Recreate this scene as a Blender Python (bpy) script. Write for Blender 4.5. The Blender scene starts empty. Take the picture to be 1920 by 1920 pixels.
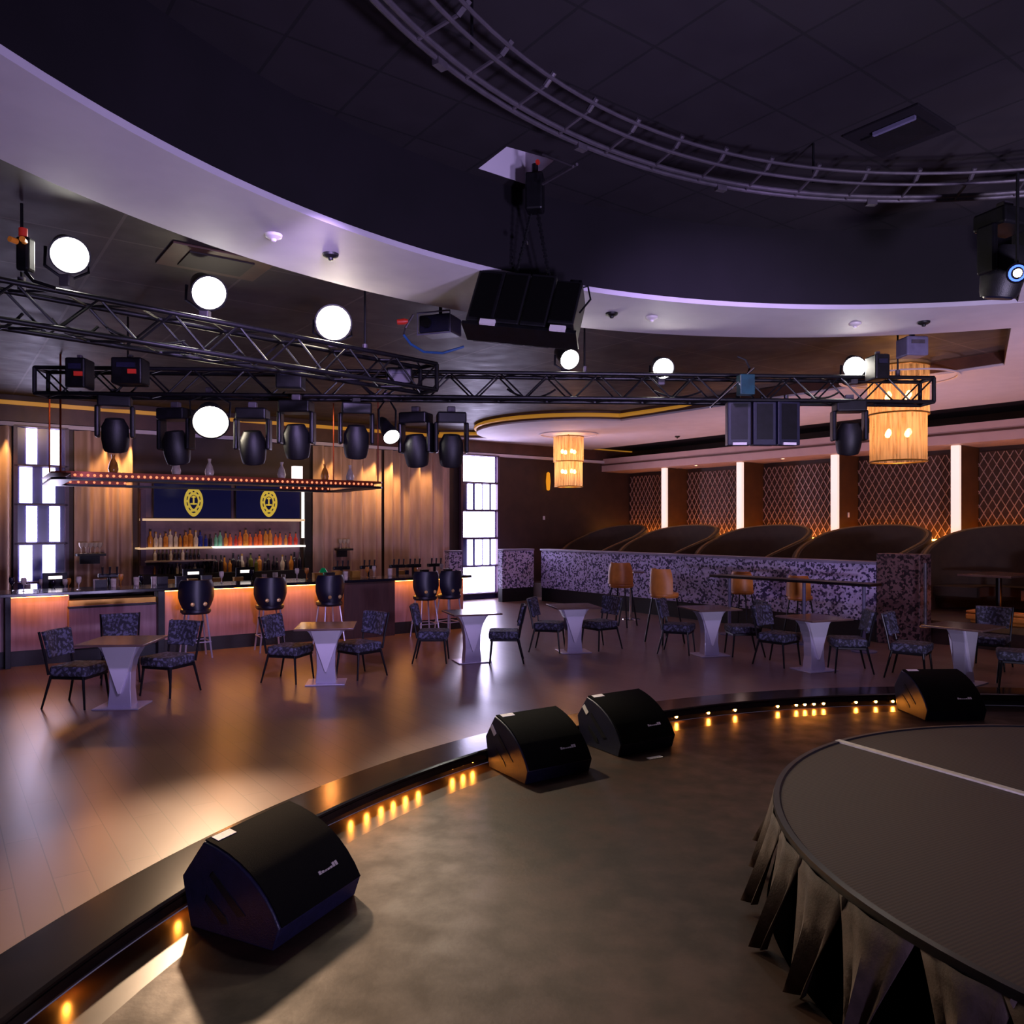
import bpy, bmesh, math, random
from mathutils import Vector, Matrix
random.seed(7)
R = math.radians
sc = bpy.context.scene
COL = sc.collection
FPX, HC, HY = 1473.0, 2.05, 985.0          # focal length in pixels (1920 frame), eye height, horizon row

# ------------------------------------------------------------------ geometry helpers
def U(px, py, D):
    return Vector(((px-960)/FPX*D, D, HC-(py-HY)/FPX*D))
def F(px, py, z=0.0):
    D = FPX*(HC-z)/(py-HY)
    return Vector(((px-960)/FPX*D, D, z))
CORNER = Vector((3.04, 25.0, 0))
E1 = Vector((-.5948, .8039, 0)); E2 = Vector((.8039, .5948, 0))
def W(s, t, z=0.0):
    p = CORNER - E2*s - E1*t
    return Vector((p.x, p.y, z))
RB = R(36.5)      # local x runs along the bar wall, local y into the wall
RR = R(-53.5)     # local x runs along the booth wall, local y into the wall
def s_at(px, t):
    r = (px-960)/FPX; c = CORNER - E1*t
    return (c.x - r*c.y)/(E2.x - r*E2.y)
def t_at(px, s):
    r = (px-960)/FPX; c = CORNER - E2*s
    return (r*c.y - c.x)/(-E1.x + r*E1.y)

class MB:
    def __init__(self): self.v = []; self.f = []; self.m = []; self.M = Matrix.Identity(4)
    def add(self, vs, fs, mi=0):
        o = len(self.v)
        self.v += [tuple(self.M @ Vector(p)) for p in vs]
        self.f += [tuple(i+o for i in f) for f in fs]; self.m += [mi]*len(fs)
        return self
    def box(self, c, s, rz=0, mi=0, rot=None):
        m = rot if rot is not None else Matrix.Rotation(rz, 3, 'Z')
        c = Vector(c); vs = []
        for z in (-.5, .5):
            for x, y in ((-.5,-.5), (.5,-.5), (.5,.5), (-.5,.5)):
                vs.append(c + m @ Vector((x*s[0], y*s[1], z*s[2])))
        return self.add(vs, [(3,2,1,0), (4,5,6,7), (0,1,5,4), (1,2,6,5), (2,3,7,6), (3,0,4,7)], mi)
    def bar(self, p, q, r, n=8, r2=None, mi=0):
        p = Vector(p); q = Vector(q); d = (q-p).normalized(); r2 = r if r2 is None else r2
        a = d.orthogonal().normalized(); b = d.cross(a)
        vs = [p+(a*math.cos(k*2*math.pi/n)+b*math.sin(k*2*math.pi/n))*r for k in range(n)]
        vs += [q+(a*math.cos(k*2*math.pi/n)+b*math.sin(k*2*math.pi/n))*r2 for k in range(n)]
        fs = [(k, (k+1) % n, n+(k+1) % n, n+k) for k in range(n)] + [tuple(range(n-1, -1, -1)), tuple(range(n, 2*n))]
        return self.add(vs, fs, mi)
    def tube(self, pts, r, n=6, closed=False, mi=0):
        pts = [Vector(p) for p in pts]; N = len(pts); vs = []; up = Vector((0, 0, 1))
        for i, p in enumerate(pts):
            a = pts[(i-1) % N] if closed or i > 0 else p
            b = pts[(i+1) % N] if closed or i < N-1 else p
            d = (b-a).normalized(); u = up if abs(d.dot(up)) < .95 else Vector((1, 0, 0))
            x = d.cross(u).normalized(); y = x.cross(d)
            vs += [p+(x*math.cos(k*2*math.pi/n)+y*math.sin(k*2*math.pi/n))*r for k in range(n)]
        fs = []
        for i in range(N if closed else N-1):
            j = (i+1) % N
            fs += [(i*n+k, i*n+(k+1) % n, j*n+(k+1) % n, j*n+k) for k in range(n)]
        if not closed: fs += [tuple(range(n-1, -1, -1)), tuple((N-1)*n+k for k in range(n))]
        return self.add(vs, fs, mi)
    def lathe(self, prof, n=16, c=(0, 0, 0), axis=None, mi=0, caps=True):
        m = Vector((0, 0, 1)).rotation_difference(Vector(axis)).to_matrix() if axis is not None else Matrix.Identity(3)
        c = Vector(c); vs = []
        for (r, z) in prof:
            for k in range(n):
                a = 2*math.pi*k/n; vs.append(c+m @ Vector((r*math.cos(a), r*math.sin(a), z)))
        fs = []
        for i in range(len(prof)-1):
            fs += [(i*n+k, i*n+(k+1) % n, (i+1)*n+(k+1) % n, (i+1)*n+k) for k in range(n)]
        if caps:
            fs.append(tuple(range(n-1, -1, -1))); L = (len(prof)-1)*n; fs.append(tuple(L+k for k in range(n)))
        return self.add(vs, fs, mi)
    def prism(self, poly, h0, h1, fn, mi=0):
        """poly of (a,b); fn(a,b,h) -> point"""
        n = len(poly); vs = [fn(a, b, h0) for a, b in poly]+[fn(a, b, h1) for a, b in poly]
        fs = [(k, (k+1) % n, n+(k+1) % n, n+k) for k in range(n)]+[tuple(range(n-1, -1, -1)), tuple(range(n, 2*n))]
        return self.add(vs, fs, mi)
    def build(self, name, mat, parent=None, smooth=False, bevel=0, seg=2, solid=0):
        me = bpy.data.meshes.new(name); me.from_pydata(self.v, [], self.f)
        mats = mat if isinstance(mat, (list, tuple)) else [mat]
        for x in mats: me.materials.append(x)
        if len(mats) > 1: me.polygons.foreach_set('material_index', self.m)
        bm = bmesh.new(); bm.from_mesh(me); bmesh.ops.recalc_face_normals(bm, faces=bm.faces); bm.to_mesh(me); bm.free()
        if smooth:
            me.polygons.foreach_set('use_smooth', [True]*len(me.polygons)); me.set_sharp_from_angle(angle=R(40))
        me.update()
        o = bpy.data.objects.new(name, me); COL.objects.link(o)
        if parent is not None: o.parent = parent
        if bevel:
            b = o.modifiers.new('bevel', 'BEVEL'); b.width = bevel; b.segments = seg; b.limit_method = 'ANGLE'; b.angle_limit = R(40)
        if solid:
            b = o.modifiers.new('solid', 'SOLIDIFY'); b.thickness = solid; b.offset = 0
        return o

def fill(name, outer, holes, z, mat, thick=0.0):
    """flat polygon with holes, optionally thickened upward"""
    bm = bmesh.new(); edges = []
    for loop in [outer]+holes:
        vs = [bm.verts.new((p[0], p[1], z)) for p in loop]
        edges += [bm.edges.new((vs[i], vs[(i+1) % len(vs)])) for i in range(len(vs))]
    bmesh.ops.triangle_fill(bm, use_beauty=True, use_dissolve=False, edges=edges)
    if thick:
        g = bmesh.ops.extrude_face_region(bm, geom=list(bm.faces))
        for v in [e for e in g['geom'] if isinstance(e, bmesh.types.BMVert)]: v.co.z += thick
    bmesh.ops.recalc_face_normals(bm, faces=bm.faces)
    me = bpy.data.meshes.new(name); bm.to_mesh(me); bm.free(); me.materials.append(mat)
    o = bpy.data.objects.new(name, me); COL.objects.link(o)
    return o
def circ(cx, cy, r, n=160, a0=0, a1=360):
    full = abs(a1-a0) >= 360
    return [(cx+r*math.cos(R(a0+(a1-a0)*k/(n if full else n-1))), cy+r*math.sin(R(a0+(a1-a0)*k/(n if full else n-1)))) for k in range(n)]

def struct(o, label=None):
    o['kind'] = 'structure'
    if label: o['label'] = label
    return o
def tag(o, label, cat, group=None):
    o['label'] = label; o['category'] = cat
    if group: o['group'] = group
    return o
def thing(name, label, cat, loc=(0, 0, 0), rz=0, group=None):
    o = bpy.data.objects.new(name, None); COL.objects.link(o); o.empty_display_size = .1
    o.location = loc; o.rotation_euler = (0, 0, rz)
    return tag(o, label, cat, group)
def dup(src, loc, rz, label, group=None):
    r = src.copy(); COL.objects.link(r); r.location = loc; r.rotation_euler = (0, 0, rz); r['label'] = label
    if group: r['group'] = group
    for ch in list(src.children):
        c = ch.copy(); COL.objects.link(c); c.parent = r
        for g in ch.children:
            d = g.copy(); COL.objects.link(d); d.parent = c
    return r
ORD = 'first second third fourth fifth sixth seventh eighth ninth tenth eleventh twelfth thirteenth fourteenth fifteenth sixteenth seventeenth eighteenth nineteenth twentieth'.split()
def nth(i):
    if i < 20: return ORD[i]
    t = ['', '', 'twenty', 'thirty', 'forty'][(i+1)//10]; u = (i+1) % 10
    return {'twenty': 'twentieth', 'thirty': 'thirtieth', 'forty': 'fortieth'}[t] if u == 0 else t+'-'+ORD[u-1]

# ------------------------------------------------------------------ materials
def lin(h):
    out = []
    for k in (0, 2, 4):
        c = int(h[k:k+2], 16)/255; out.append(c/12.92 if c <= .04045 else ((c+.055)/1.055)**2.4)
    return (*out, 1)
def mat(name, col, rough=.5, metal=0, emit=None, strength=0, col2=None, scale=8, detail=4, rvar=0, bump=0, bscale=60, stretch=None, trans=0, spec=None, contrast=None):
    m = bpy.data.materials.new(name); m.use_nodes = True; nt = m.node_tree; b = nt.nodes['Principled BSDF']
    b.inputs['Base Color'].default_value = lin(col); b.inputs['Roughness'].default_value = rough; b.inputs['Metallic'].default_value = metal
    if spec is not None: b.inputs['Specular IOR Level'].default_value = spec
    if trans: b.inputs['Transmission Weight'].default_value = trans
    if emit: b.inputs['Emission Color'].default_value = lin(emit); b.inputs['Emission Strength'].default_value = strength
    if col2 or rvar or bump:
        tc = nt.nodes.new('ShaderNodeTexCoord'); mp = nt.nodes.new('ShaderNodeMapping'); nt.links.new(tc.outputs['Object'], mp.inputs['Vector'])
        if stretch: mp.inputs['Scale'].default_value = stretch
    if col2 or rvar:
        nz = nt.nodes.new('ShaderNodeTexNoise'); nz.inputs['Scale'].default_value = scale; nz.inputs['Detail'].default_value = detail
        nt.links.new(mp.outputs['Vector'], nz.inputs['Vector'])
        if col2:
            rp = nt.nodes.new('ShaderNodeValToRGB'); lo, hi = contrast or (.35, .65)
            rp.color_ramp.elements[0].position = lo; rp.color_ramp.elements[1].position = hi
            rp.color_ramp.elements[0].color = lin(col); rp.color_ramp.elements[1].color = lin(col2)
            nt.links.new(nz.outputs['Fac'], rp.inputs['Fac']); nt.links.new(rp.outputs['Color'], b.inputs['Base Color'])
        if rvar:
            mr = nt.nodes.new('ShaderNodeMapRange'); mr.inputs['To Min'].default_value = max(.02, rough-rvar); mr.inputs['To Max'].default_value = min(1, rough+rvar)
            mr.inputs['From Min'].default_value = .3; mr.inputs['From Max'].default_value = .7
            nt.links.new(nz.outputs['Fac'], mr.inputs['Value']); nt.links.new(mr.outputs['Result'], b.inputs['Roughness'])
    if bump:
        n2 = nt.nodes.new('ShaderNodeTexNoise'); n2.inputs['Scale'].default_value = bscale
        nt.links.new(mp.outputs['Vector'], n2.inputs['Vector'])
        bp = nt.nodes.new('ShaderNodeBump'); bp.inputs['Strength'].default_value = bump; bp.inputs['Distance'].default_value = .01
        nt.links.new(n2.outputs['Fac'], bp.inputs['Height']); nt.links.new(bp.outputs['Normal'], b.inputs['Normal'])
    return m
def tile_mat(name, c1, c2, grout, bw, bh, angle, rough, mortar=.01, rvar=.1, offset=.5, bump=.15, nscale=3.0, c_noise=.35, nstretch=(1, 1, 1), shift=(0, 0)):
    """world-space brick pattern on a horizontal surface"""
    m = bpy.data.materials.new(name); m.use_nodes = True; nt = m.node_tree; b = nt.nodes['Principled BSDF']
    g = nt.nodes.new('ShaderNodeNewGeometry'); mp = nt.nodes.new('ShaderNodeMapping'); mp.inputs['Rotation'].default_value = (0, 0, -angle); mp.inputs['Location'].default_value = (*shift, 0)
    nt.links.new(g.outputs['Position'], mp.inputs['Vector'])
    br = nt.nodes.new('ShaderNodeTexBrick'); br.offset = offset
    br.inputs['Scale'].default_value = 1; br.inputs['Brick Width'].default_value = bw; br.inputs['Row Height'].default_value = bh
    br.inputs['Mortar Size'].default_value = mortar; br.inputs['Color1'].default_value = lin(c1); br.inputs['Color2'].default_value = lin(c2); br.inputs['Mortar'].default_value = lin(grout)
    nt.links.new(mp.outputs['Vector'], br.inputs['Vector'])
    m2 = nt.nodes.new('ShaderNodeMapping'); m2.inputs['Scale'].default_value = nstretch; nt.links.new(mp.outputs['Vector'], m2.inputs['Vector'])
    nz = nt.nodes.new('ShaderNodeTexNoise'); nz.inputs['Scale'].default_value = nscale; nz.inputs['Detail'].default_value = 6; nt.links.new(m2.outputs['Vector'], nz.inputs['Vector'])
    mx = nt.nodes.new('ShaderNodeMix'); mx.data_type = 'RGBA'; mx.blend_type = 'MULTIPLY'; mx.inputs[0].default_value = c_noise
    nt.links.new(br.outputs['Color'], mx.inputs[6]); nt.links.new(nz.outputs['Fac'], mx.inputs[7]); nt.links.new(mx.outputs[2], b.inputs['Base Color'])
    mr = nt.nodes.new('ShaderNodeMapRange'); mr.inputs['From Min'].default_value = .3; mr.inputs['From Max'].default_value = .7
    mr.inputs['To Min'].default_value = rough-rvar; mr.inputs['To Max'].default_value = rough+rvar
    nt.links.new(nz.outputs['Fac'], mr.inputs['Value']); nt.links.new(mr.outputs['Result'], b.inputs['Roughness'])
    bp = nt.nodes.new('ShaderNodeBump'); bp.inputs['Strength'].default_value = bump; bp.inputs['Distance'].default_value = .004
    iv = nt.nodes.new('ShaderNodeMath'); iv.operation = 'SUBTRACT'; iv.inputs[0].default_value = 1; nt.links.new(br.outputs['Fac'], iv.inputs[1])
    nt.links.new(iv.outputs[0], bp.inputs['Height']); nt.links.new(bp.outputs['Normal'], b.inputs['Normal'])
    return m
def mosaic_mat(name, c1, c2, scale, rough=.35):
    m = bpy.data.materials.new(name); m.use_nodes = True; nt = m.node_tree; b = nt.nodes['Principled BSDF']
    tc = nt.nodes.new('ShaderNodeTexCoord'); vo = nt.nodes.new('ShaderNodeTexVoronoi'); vo.inputs['Scale'].default_value = scale
    nt.links.new(tc.outputs['Object'], vo.inputs['Vector'])
    sp = nt.nodes.new('ShaderNodeSeparateColor'); nt.links.new(vo.outputs['Color'], sp.inputs[0])
    rp = nt.nodes.new('ShaderNodeValToRGB'); e = rp.color_ramp.elements; e[0].color = lin(c2); e[1].color = lin(c1); e[0].position = .3; e[1].position = .5
    nt.links.new(sp.outputs[0], rp.inputs['Fac']); nt.links.new(rp.outputs['Color'], b.inputs['Base Color']); b.inputs['Roughness'].default_value = rough
    return m
def glow(name, col, strength):
    m = bpy.data.materials.new(name); m.use_nodes = True; nt = m.node_tree; nt.nodes.clear()
    o = nt.nodes.new('ShaderNodeOutputMaterial'); e = nt.nodes.new('ShaderNodeEmission'); e.inputs['Color'].default_value = lin(col); e.inputs['Strength'].default_value = strength
    nt.links.new(e.outputs[0], o.inputs[0]); return m

M = dict(
    floor=tile_mat('dark_oak_planks', '7a6058', '725850', '564540', 1.5, .19, R(126.5), .30, .003, .02, nscale=1.2, nstretch=(.5, 1.5, 1), c_noise=.3, bump=.02),
    stage=mat('stage_vinyl', '3a271e', .55, col2='271a13', scale=5, detail=12, rvar=.08, spec=.25, bump=.08, bscale=40),
    gloss=mat('polished_dark_border', '2a1f18', .3, col2='362a24', scale=6),
    curb=mat('curb_dark_wood', '120d0b', .16, col2='1c1512', scale=4, spec=.4, bump=.02, bscale=14),
    curbface=mat('curb_face_black', '0d0a0a', .35, col2='14100f', scale=9),
    tiles=tile_mat('black_ceiling_tiles', '241d23', '201a20', '120e13', .68, .68, RB, .8, .012, .05, offset=0, bump=.4, c_noise=.25, shift=(-.516, -.279)),
    tiles2=tile_mat('black_ceiling_tiles_outer', '3b3134', '352b2e', '5a4f50', .65*2, 1.3, RB, .6, .014, .08, offset=0, bump=.3, c_noise=.25),
    fascia=mat('black_fascia_paint', '120e14', .75, spec=.3, col2='161118', scale=2),
    soffit=mat('white_soffit_paint', 'cfc7cf', .7, col2='c8c0c9', scale=3),
    booth_soffit=mat('rose_soffit_paint', 'c9a9a2', .6, col2='c1a09a', scale=3),
    wallbrown=mat('brown_wall', '3d2a24', .55, col2='33231e', scale=3),
    walldark=mat('dark_wall', '241a1c', .6, col2='2a1f20', scale=3),
    gold=mat('gold_trim', 'b98a3a', .35, .6, col2='a3762c', scale=8),
    cove=mat('gold_cove_glow', 'b98a3a', .4, emit='e09a30', strength=.35),  # gold moulding given a glow so it shows in the dark recess
    crown=mat('brown_crown', '5a3b30', .5, col2='4c3128', scale=4),
    black=mat('black_satin_metal', '0e0d0f', .4, .3, col2='16151a', scale=12),
    blackp=mat('black_painted_wood', '0c0b0d', .5, col2='131116', scale=20, bump=.2, bscale=150),
    grille=mat('black_grille_cloth', '040304', .9, spec=.1, col2='070606', scale=60, bump=.3, bscale=300),
    cab=mat('navy_black_cabinet', '1b1a33', .42, col2='17162b', scale=30, bump=.2, bscale=160),
    white=mat('white_sticker', 'efe6e6', .5, col2='d9cfd2', scale=30, contrast=(.55, .75)),
    logo=mat('silver_logo', 'c9c4c6', .3, .6, col2='aaa6a8', scale=30),
    steel=mat('grey_steel', '5d565d', .5, .4, col2='4d474d', scale=10, rvar=.1),
    alu=mat('brushed_aluminium', 'c4bfd0', .3, .45, col2='bcb7c9', scale=3),
    alufin=mat('bright_aluminium', 'ece8f4', .25, .3, col2='e2deec', scale=3),
    chrome=mat('polished_chrome', 'd0ccd0', .12, 1, col2='c0bcc0', scale=5),
    deck=None,
    skirt=mat('brown_black_skirt', '5a4a42', .85, col2='483b34', scale=14, bump=.2, bscale=90),
    tape=mat('pale_seam_strip', 'd8cfc4', .45, col2='c7bdb2', scale=20),
    lattback=mat('lattice_backing', '4a2f22', .6, col2='3f281d', scale=4),
    lattice=mat('lattice_bars', 'c4a498', .45, .2, col2='b09086', scale=10),
    sidepan=mat('brown_panel', '5a3a1c', .5, col2='4c3018', scale=3),
    post=mat('white_post_glow', 'f0e0dc', .4, emit='ffdccf', strength=.9),  # white post with a glow put in for light from below
    velvet=mat('olive_brown_velvet', '3b2f26', .8, col2='332821', scale=5, bump=.15, bscale=70),
    velvet_edge=mat('gold_brown_edge', '6e5634', .55, col2='5e492c', scale=9),  # booth rims coloured as if lit gold; platform edge is golden brown
    mosaic=mosaic_mat('mosaic_tiles', 'c4b8e0', '3a3258', 27),
    mosaic2=mosaic_mat('mosaic_tiles_brown', '6c5254', '241a20', 27),
    cap=mat('partition_cap', '8e86a0', .4, col2='7d758e', scale=8),
    tan=mat('tan_leather', 'd08438', .45, col2='c07830', scale=10),
    curtain=mat('tan_curtain', 'c8a898', .8, col2='bc9c8c', scale=10, stretch=(1, 1, .2)),
    window=glow('window_glow', 'dcd2ff', 15),
    windark=mat('navy_window_panel', '1c1a3c', .25, col2='23204a', scale=2),
    winframe=mat('window_frame_plum', '4a3048', .4, col2='402a3f', scale=6),
    counter=mat('black_stone_counter', '0f0e14', .12, col2='1c1a22', scale=25),
    barwood=mat('rose_wood_panel', 'a67c80', .45, col2='956e72', scale=4, stretch=(6, 6, .4), rvar=.08),
    barbrown=mat('dark_brown_panel', '4b302a', .45, col2='402823', scale=4, stretch=(6, 6, .5)),
    amber=glow('amber_strip', 'ffab45', 32),
    amberstep=glow('amber_step_bulb', 'ff9432', 240),
    pitch=mat('pitch_black_shade', '020202', 1, spec=0, col2='040304'),
    amberb=glow('amber_bulb', 'ffb876', 24),
    uplight=glow('warm_uplight', 'ff9a38', 26),
    screen=mat('navy_screen', '0a0b20', .15, emit='1b2060', strength=.16, col2='101030', scale=1.2),
    emblem=mat('gold_emblem', 'd9c03e', .4, emit='d8c040', strength=.45),
    shelflit=mat('lit_shelf', 'f3e6e0', .4, emit='fff0e6', strength=1.6),
    shelflit2=mat('warm_lit_shelf', 'd8b898', .4, emit='ffd8a8', strength=.5),  # shelf boards given a weak glow, which also brightens the bottles
    shelf=mat('glass_shelf_edge', 'b09a90', .35, col2='a08a80', scale=10),
    backbar=mat('back_bar_panel', '6a5060', .4, col2='5a4352', scale=5),
    copper=mat('copper_rail', '8a3a1c', .35, .5, col2='7a3016', scale=12),
    bulb=glow('canopy_bulb', 'ff9468', 1.3),
    seatfab=mat('patterned_chair_fabric', '262530', .75, col2='5c5c74', scale=26, contrast=(.5, .58)),
    seatdark=mat('slate_seat_fabric', '262435', .8, col2='35324a', scale=26, contrast=(.5, .6)),
    navy=mat('navy_leather', '0e0e1d', .4, col2='15152a', scale=9),
    rivet=mat('brass_rivet', 'f2d492', .3, .4, col2='d4ae66', scale=9),
    tabletop=mat('walnut_tabletop', '5c4742', .16, col2='6b544c', scale=5, stretch=(1, 8, 1)),
    lens=glow('warm_lamp_lens', 'fff0d4', 60),
    lensw=glow('white_lamp_lens', 'fffaf0', 45),
    blue=glow('blue_led', '4060ff', 4),
    red=mat('red_connector', 'b02a22', .4, emit='c03020', strength=.15),
    orange=mat('orange_connector', 'd07a2a', .4, emit='d07a2a', strength=.12),
    bluecable=mat('blue_cable', '2a5a9a', .4, col2='245088', scale=20),
    box=mat('grey_box_housing', '6f6a86', .5, col2='625d78', scale=8),
    shade=None,
    green=mat('green_glass', '0c8a4a', .15, emit='0c8a4a', strength=.15),
)
def deck_mat():
    m = bpy.data.materials.new('ribbed_riser_deck'); m.use_nodes = True; nt = m.node_tree; b = nt.nodes['Principled BSDF']
    tc = nt.nodes.new('ShaderNodeTexCoord'); mp = nt.nodes.new('ShaderNodeMapping'); mp.inputs['Rotation'].default_value = (0, 0, R(62)); nt.links.new(tc.outputs['Object'], mp.inputs['Vector'])
    wv = nt.nodes.new('ShaderNodeTexWave'); wv.inputs['Scale'].default_value = 16; nt.links.new(mp.outputs['Vector'], wv.inputs['Vector'])
    rp = nt.nodes.new('ShaderNodeValToRGB'); rp.color_ramp.elements[0].color = lin('2e1f13'); rp.color_ramp.elements[1].color = lin('402d1d')
    nt.links.new(wv.outputs['Fac'], rp.inputs['Fac']); nt.links.new(rp.outputs['Color'], b.inputs['Base Color']); b.inputs['Roughness'].default_value = .65
    bp = nt.nodes.new('ShaderNodeBump'); bp.inputs['Strength'].default_value = .25; bp.inputs['Distance'].default_value = .003
    nt.links.new(wv.outputs['Fac'], bp.inputs['Height']); nt.links.new(bp.outputs['Normal'], b.inputs['Normal'])
    return m
M['deck'] = deck_mat()
def shade_mat():
    m = bpy.data.materials.new('woven_gold_shade'); m.use_nodes = True; nt = m.node_tree; nt.nodes.clear()
    o = nt.nodes.new('ShaderNodeOutputMaterial'); mx = nt.nodes.new('ShaderNodeMixShader'); tr = nt.nodes.new('ShaderNodeBsdfTransparent'); d = nt.nodes.new('ShaderNodeBsdfTranslucent'); p = nt.nodes.new('ShaderNodeBsdfDiffuse'); m2 = nt.nodes.new('ShaderNodeMixShader')
    d.inputs[0].default_value = lin('f0d4a8'); p.inputs[0].default_value = lin('d8b07c'); tr.inputs[0].default_value = lin('f6dcb4')
    tc = nt.nodes.new('ShaderNodeTexCoord'); wv = nt.nodes.new('ShaderNodeTexNoise'); mp = nt.nodes.new('ShaderNodeMapping'); mp.inputs['Scale'].default_value = (18, 18, 1.2)
    nt.links.new(tc.outputs['Object'], mp.inputs[0]); nt.links.new(mp.outputs[0], wv.inputs['Vector']); wv.inputs['Scale'].default_value = 1.6
    mr = nt.nodes.new('ShaderNodeMapRange'); mr.inputs['From Min'].default_value = .4; mr.inputs['From Max'].default_value = .6; mr.inputs['To Min'].default_value = .3; mr.inputs['To Max'].default_value = .75
    nt.links.new(wv.outputs['Fac'], mr.inputs['Value']); nt.links.new(mr.outputs[0], mx.inputs[0])
    nt.links.new(d.outputs[0], m2.inputs[1]); nt.links.new(p.outputs[0], m2.inputs[2]); m2.inputs[0].default_value = .5
    nt.links.new(tr.outputs[0], mx.inputs[1]); nt.links.new(m2.outputs[0], mx.inputs[2]); nt.links.new(mx.outputs[0], o.inputs[0])
    return m
M['shade'] = shade_mat()
GLASS = {k: mat('glass_'+k, c, .12, col2=c2, scale=14) for k, c, c2 in [('clear', 'b9a99a', 'd8c8b6'), ('amber', 'b06a2a', 'd08a3a'), ('blue', '1a2470', '2434a0'), ('teal', '5a9a86', '7ab8a0'), ('orange', 'c8552a', 'e0703a'), ('red', 'a02a20', 'c8402c'), ('dark', '1c1620', '2a2230'), ('olive', '4a4a1a', '5c5c24')]}

# ------------------------------------------------------------------ the room
SCX, SCY = 5.2, 2.17                # centre of the sunken round stage
rect = [W(-1.0, 0)[:2], W(21, 0)[:2], W(21, 28.6)[:2], W(-1.0, 28.6)[:2]]
struct(fill('floor', rect, [circ(SCX, SCY, 7.8, 200)], 0, M['floor']), 'dark plank floor of the lounge')
SZ = -.15
struct(fill('floor_stage', circ(SCX, SCY, 7.13, 200), [], SZ, M['stage']), 'matte brown sunken stage floor')
struct(fill('floor_stage_border', circ(SCX, SCY, 7.46, 200), [circ(SCX, SCY, 7.13, 200)], SZ, M['gloss']), 'polished dark strip around the sunken stage')
def ring(name, cx, cy, prof, m, n=200, closed=True):
    b = MB(); k = len(prof); vs = []
    for i in range(n):
        a = 2*math.pi*i/n
        vs += [(cx+r*math.cos(a), cy+r*math.sin(a), z) for r, z in prof]
    fs = []
    for i in range(n):
        j = (i+1) % n
        for q in range(k if closed else k-1):
            fs.append((i*k+q, i*k+(q+1) % k, j*k+(q+1) % k, j*k+q))
    b.add(vs, fs); o = b.build(name, m, smooth=True); o.data.set_sharp_from_angle(angle=R(18)); return o
struct(ring('trim_1', SCX, SCY, [(7.8, -.03), (7.8, .006), (7.4, .006), (7.385, -.004), (7.385, -.016), (7.392, -.018), (7.392, -.024), (7.385, -.026), (7.385, -.075), (7.46, -.075)], M['curb']), 'wide dark curb around the sunken stage')
struct(ring('trim_2', SCX, SCY, [(7.47, SZ), (7.47, -.04)], M['curbface'], closed=False), 'black step face under the curb')

ICX, ICY, IR = 3.58, 2.17, 6.375
struct(fill('ceiling', rect, [circ(3.42, 2.74, 7.0, 200)], 4.62, M['tiles2']), 'dark tile ceiling over bar')
struct(fill('ceiling_band', circ(3.42, 2.74, 7.09, 200), [circ(ICX, ICY, IR, 200)], 4.40, M['soffit'], .05), 'pale curved ceiling band')
struct(ring('trim_3', 3.42, 2.74, [(7.0, 4.45), (7.0, 4.62)], M['fascia'], closed=False))
struct(ring('wall_dome', ICX, ICY, [(IR+.02, 4.43), (IR+.02, 5.28)], M['fascia'], closed=False), 'black curved wall of the ceiling dome')
HT = [F(x, y, 0) for x, y in ()]
hc = U(955, 316, 7.2)
def up(px, py, z):
    D = FPX*(z-HC)/(HY-py); return Vector(((px-960)/FPX*D, D, z))
hq = [up(897, 316, 5.27), up(985, 345, 5.27), up(1040, 300, 5.27), up(950, 275, 5.27)]
struct(fill('ceiling_dome', circ(ICX, ICY, IR+.02, 200), [[p[:2] for p in hq]], 5.27, M['tiles']), 'black tiled ceiling inside the dome')
b = MB(); n = 4
vs = [tuple(p) for p in hq]+[(p.x, p.y, 5.8) for p in hq]
b.add(vs, [(k, (k+1) % 4, 4+(k+1) % 4, 4+k) for k in range(4)]+[(4, 5, 6, 7)])
struct(b.build('trim_4', M['soffit']), 'white lined square opening in the dome ceiling')

# white ceiling over booths, its cut-out edge runs gold
edge = [(6.2, 0.0)]
for k in range(25):
    a = R(-62+k*(140/24)); edge.append((4.0+2.55*math.cos(a), 3.05+2.55*math.sin(a)))
edge = [p for p in edge if p[1] >= 0 and p[0] > 4.55]
edge = edge+[(4.6, 13.3), (6.84, 14.25), (9, 15.2)]
poly = [(-1.0+1.75, 0)]+edge+[(9, 21), (.75, 21)]
struct(fill('ceiling_booth', [W(*p)[:2] for p in poly], [], 4.408, M['soffit'], .04), 'white ceiling over the booths')
b = MB()
for i in range(len(edge)-1):
    p, q = W(*edge[i]), W(*edge[i+1])
    b.add([(p.x, p.y, 4.44), (q.x, q.y, 4.44), (q.x, q.y, 4.62), (p.x, p.y, 4.62)], [(0, 1, 2, 3)])
struct(b.build('trim_5', M['crown']), 'brown edge of the white ceiling')
struct(MB().tube([tuple(W(p[0]+.03, p[1], 4.53)) for p in edge[:-3]+[(4.6, 8.6)]], .045, 8).build('trim_6', M['cove'], smooth=True), 'gold cove line along the white ceiling edge')

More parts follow.
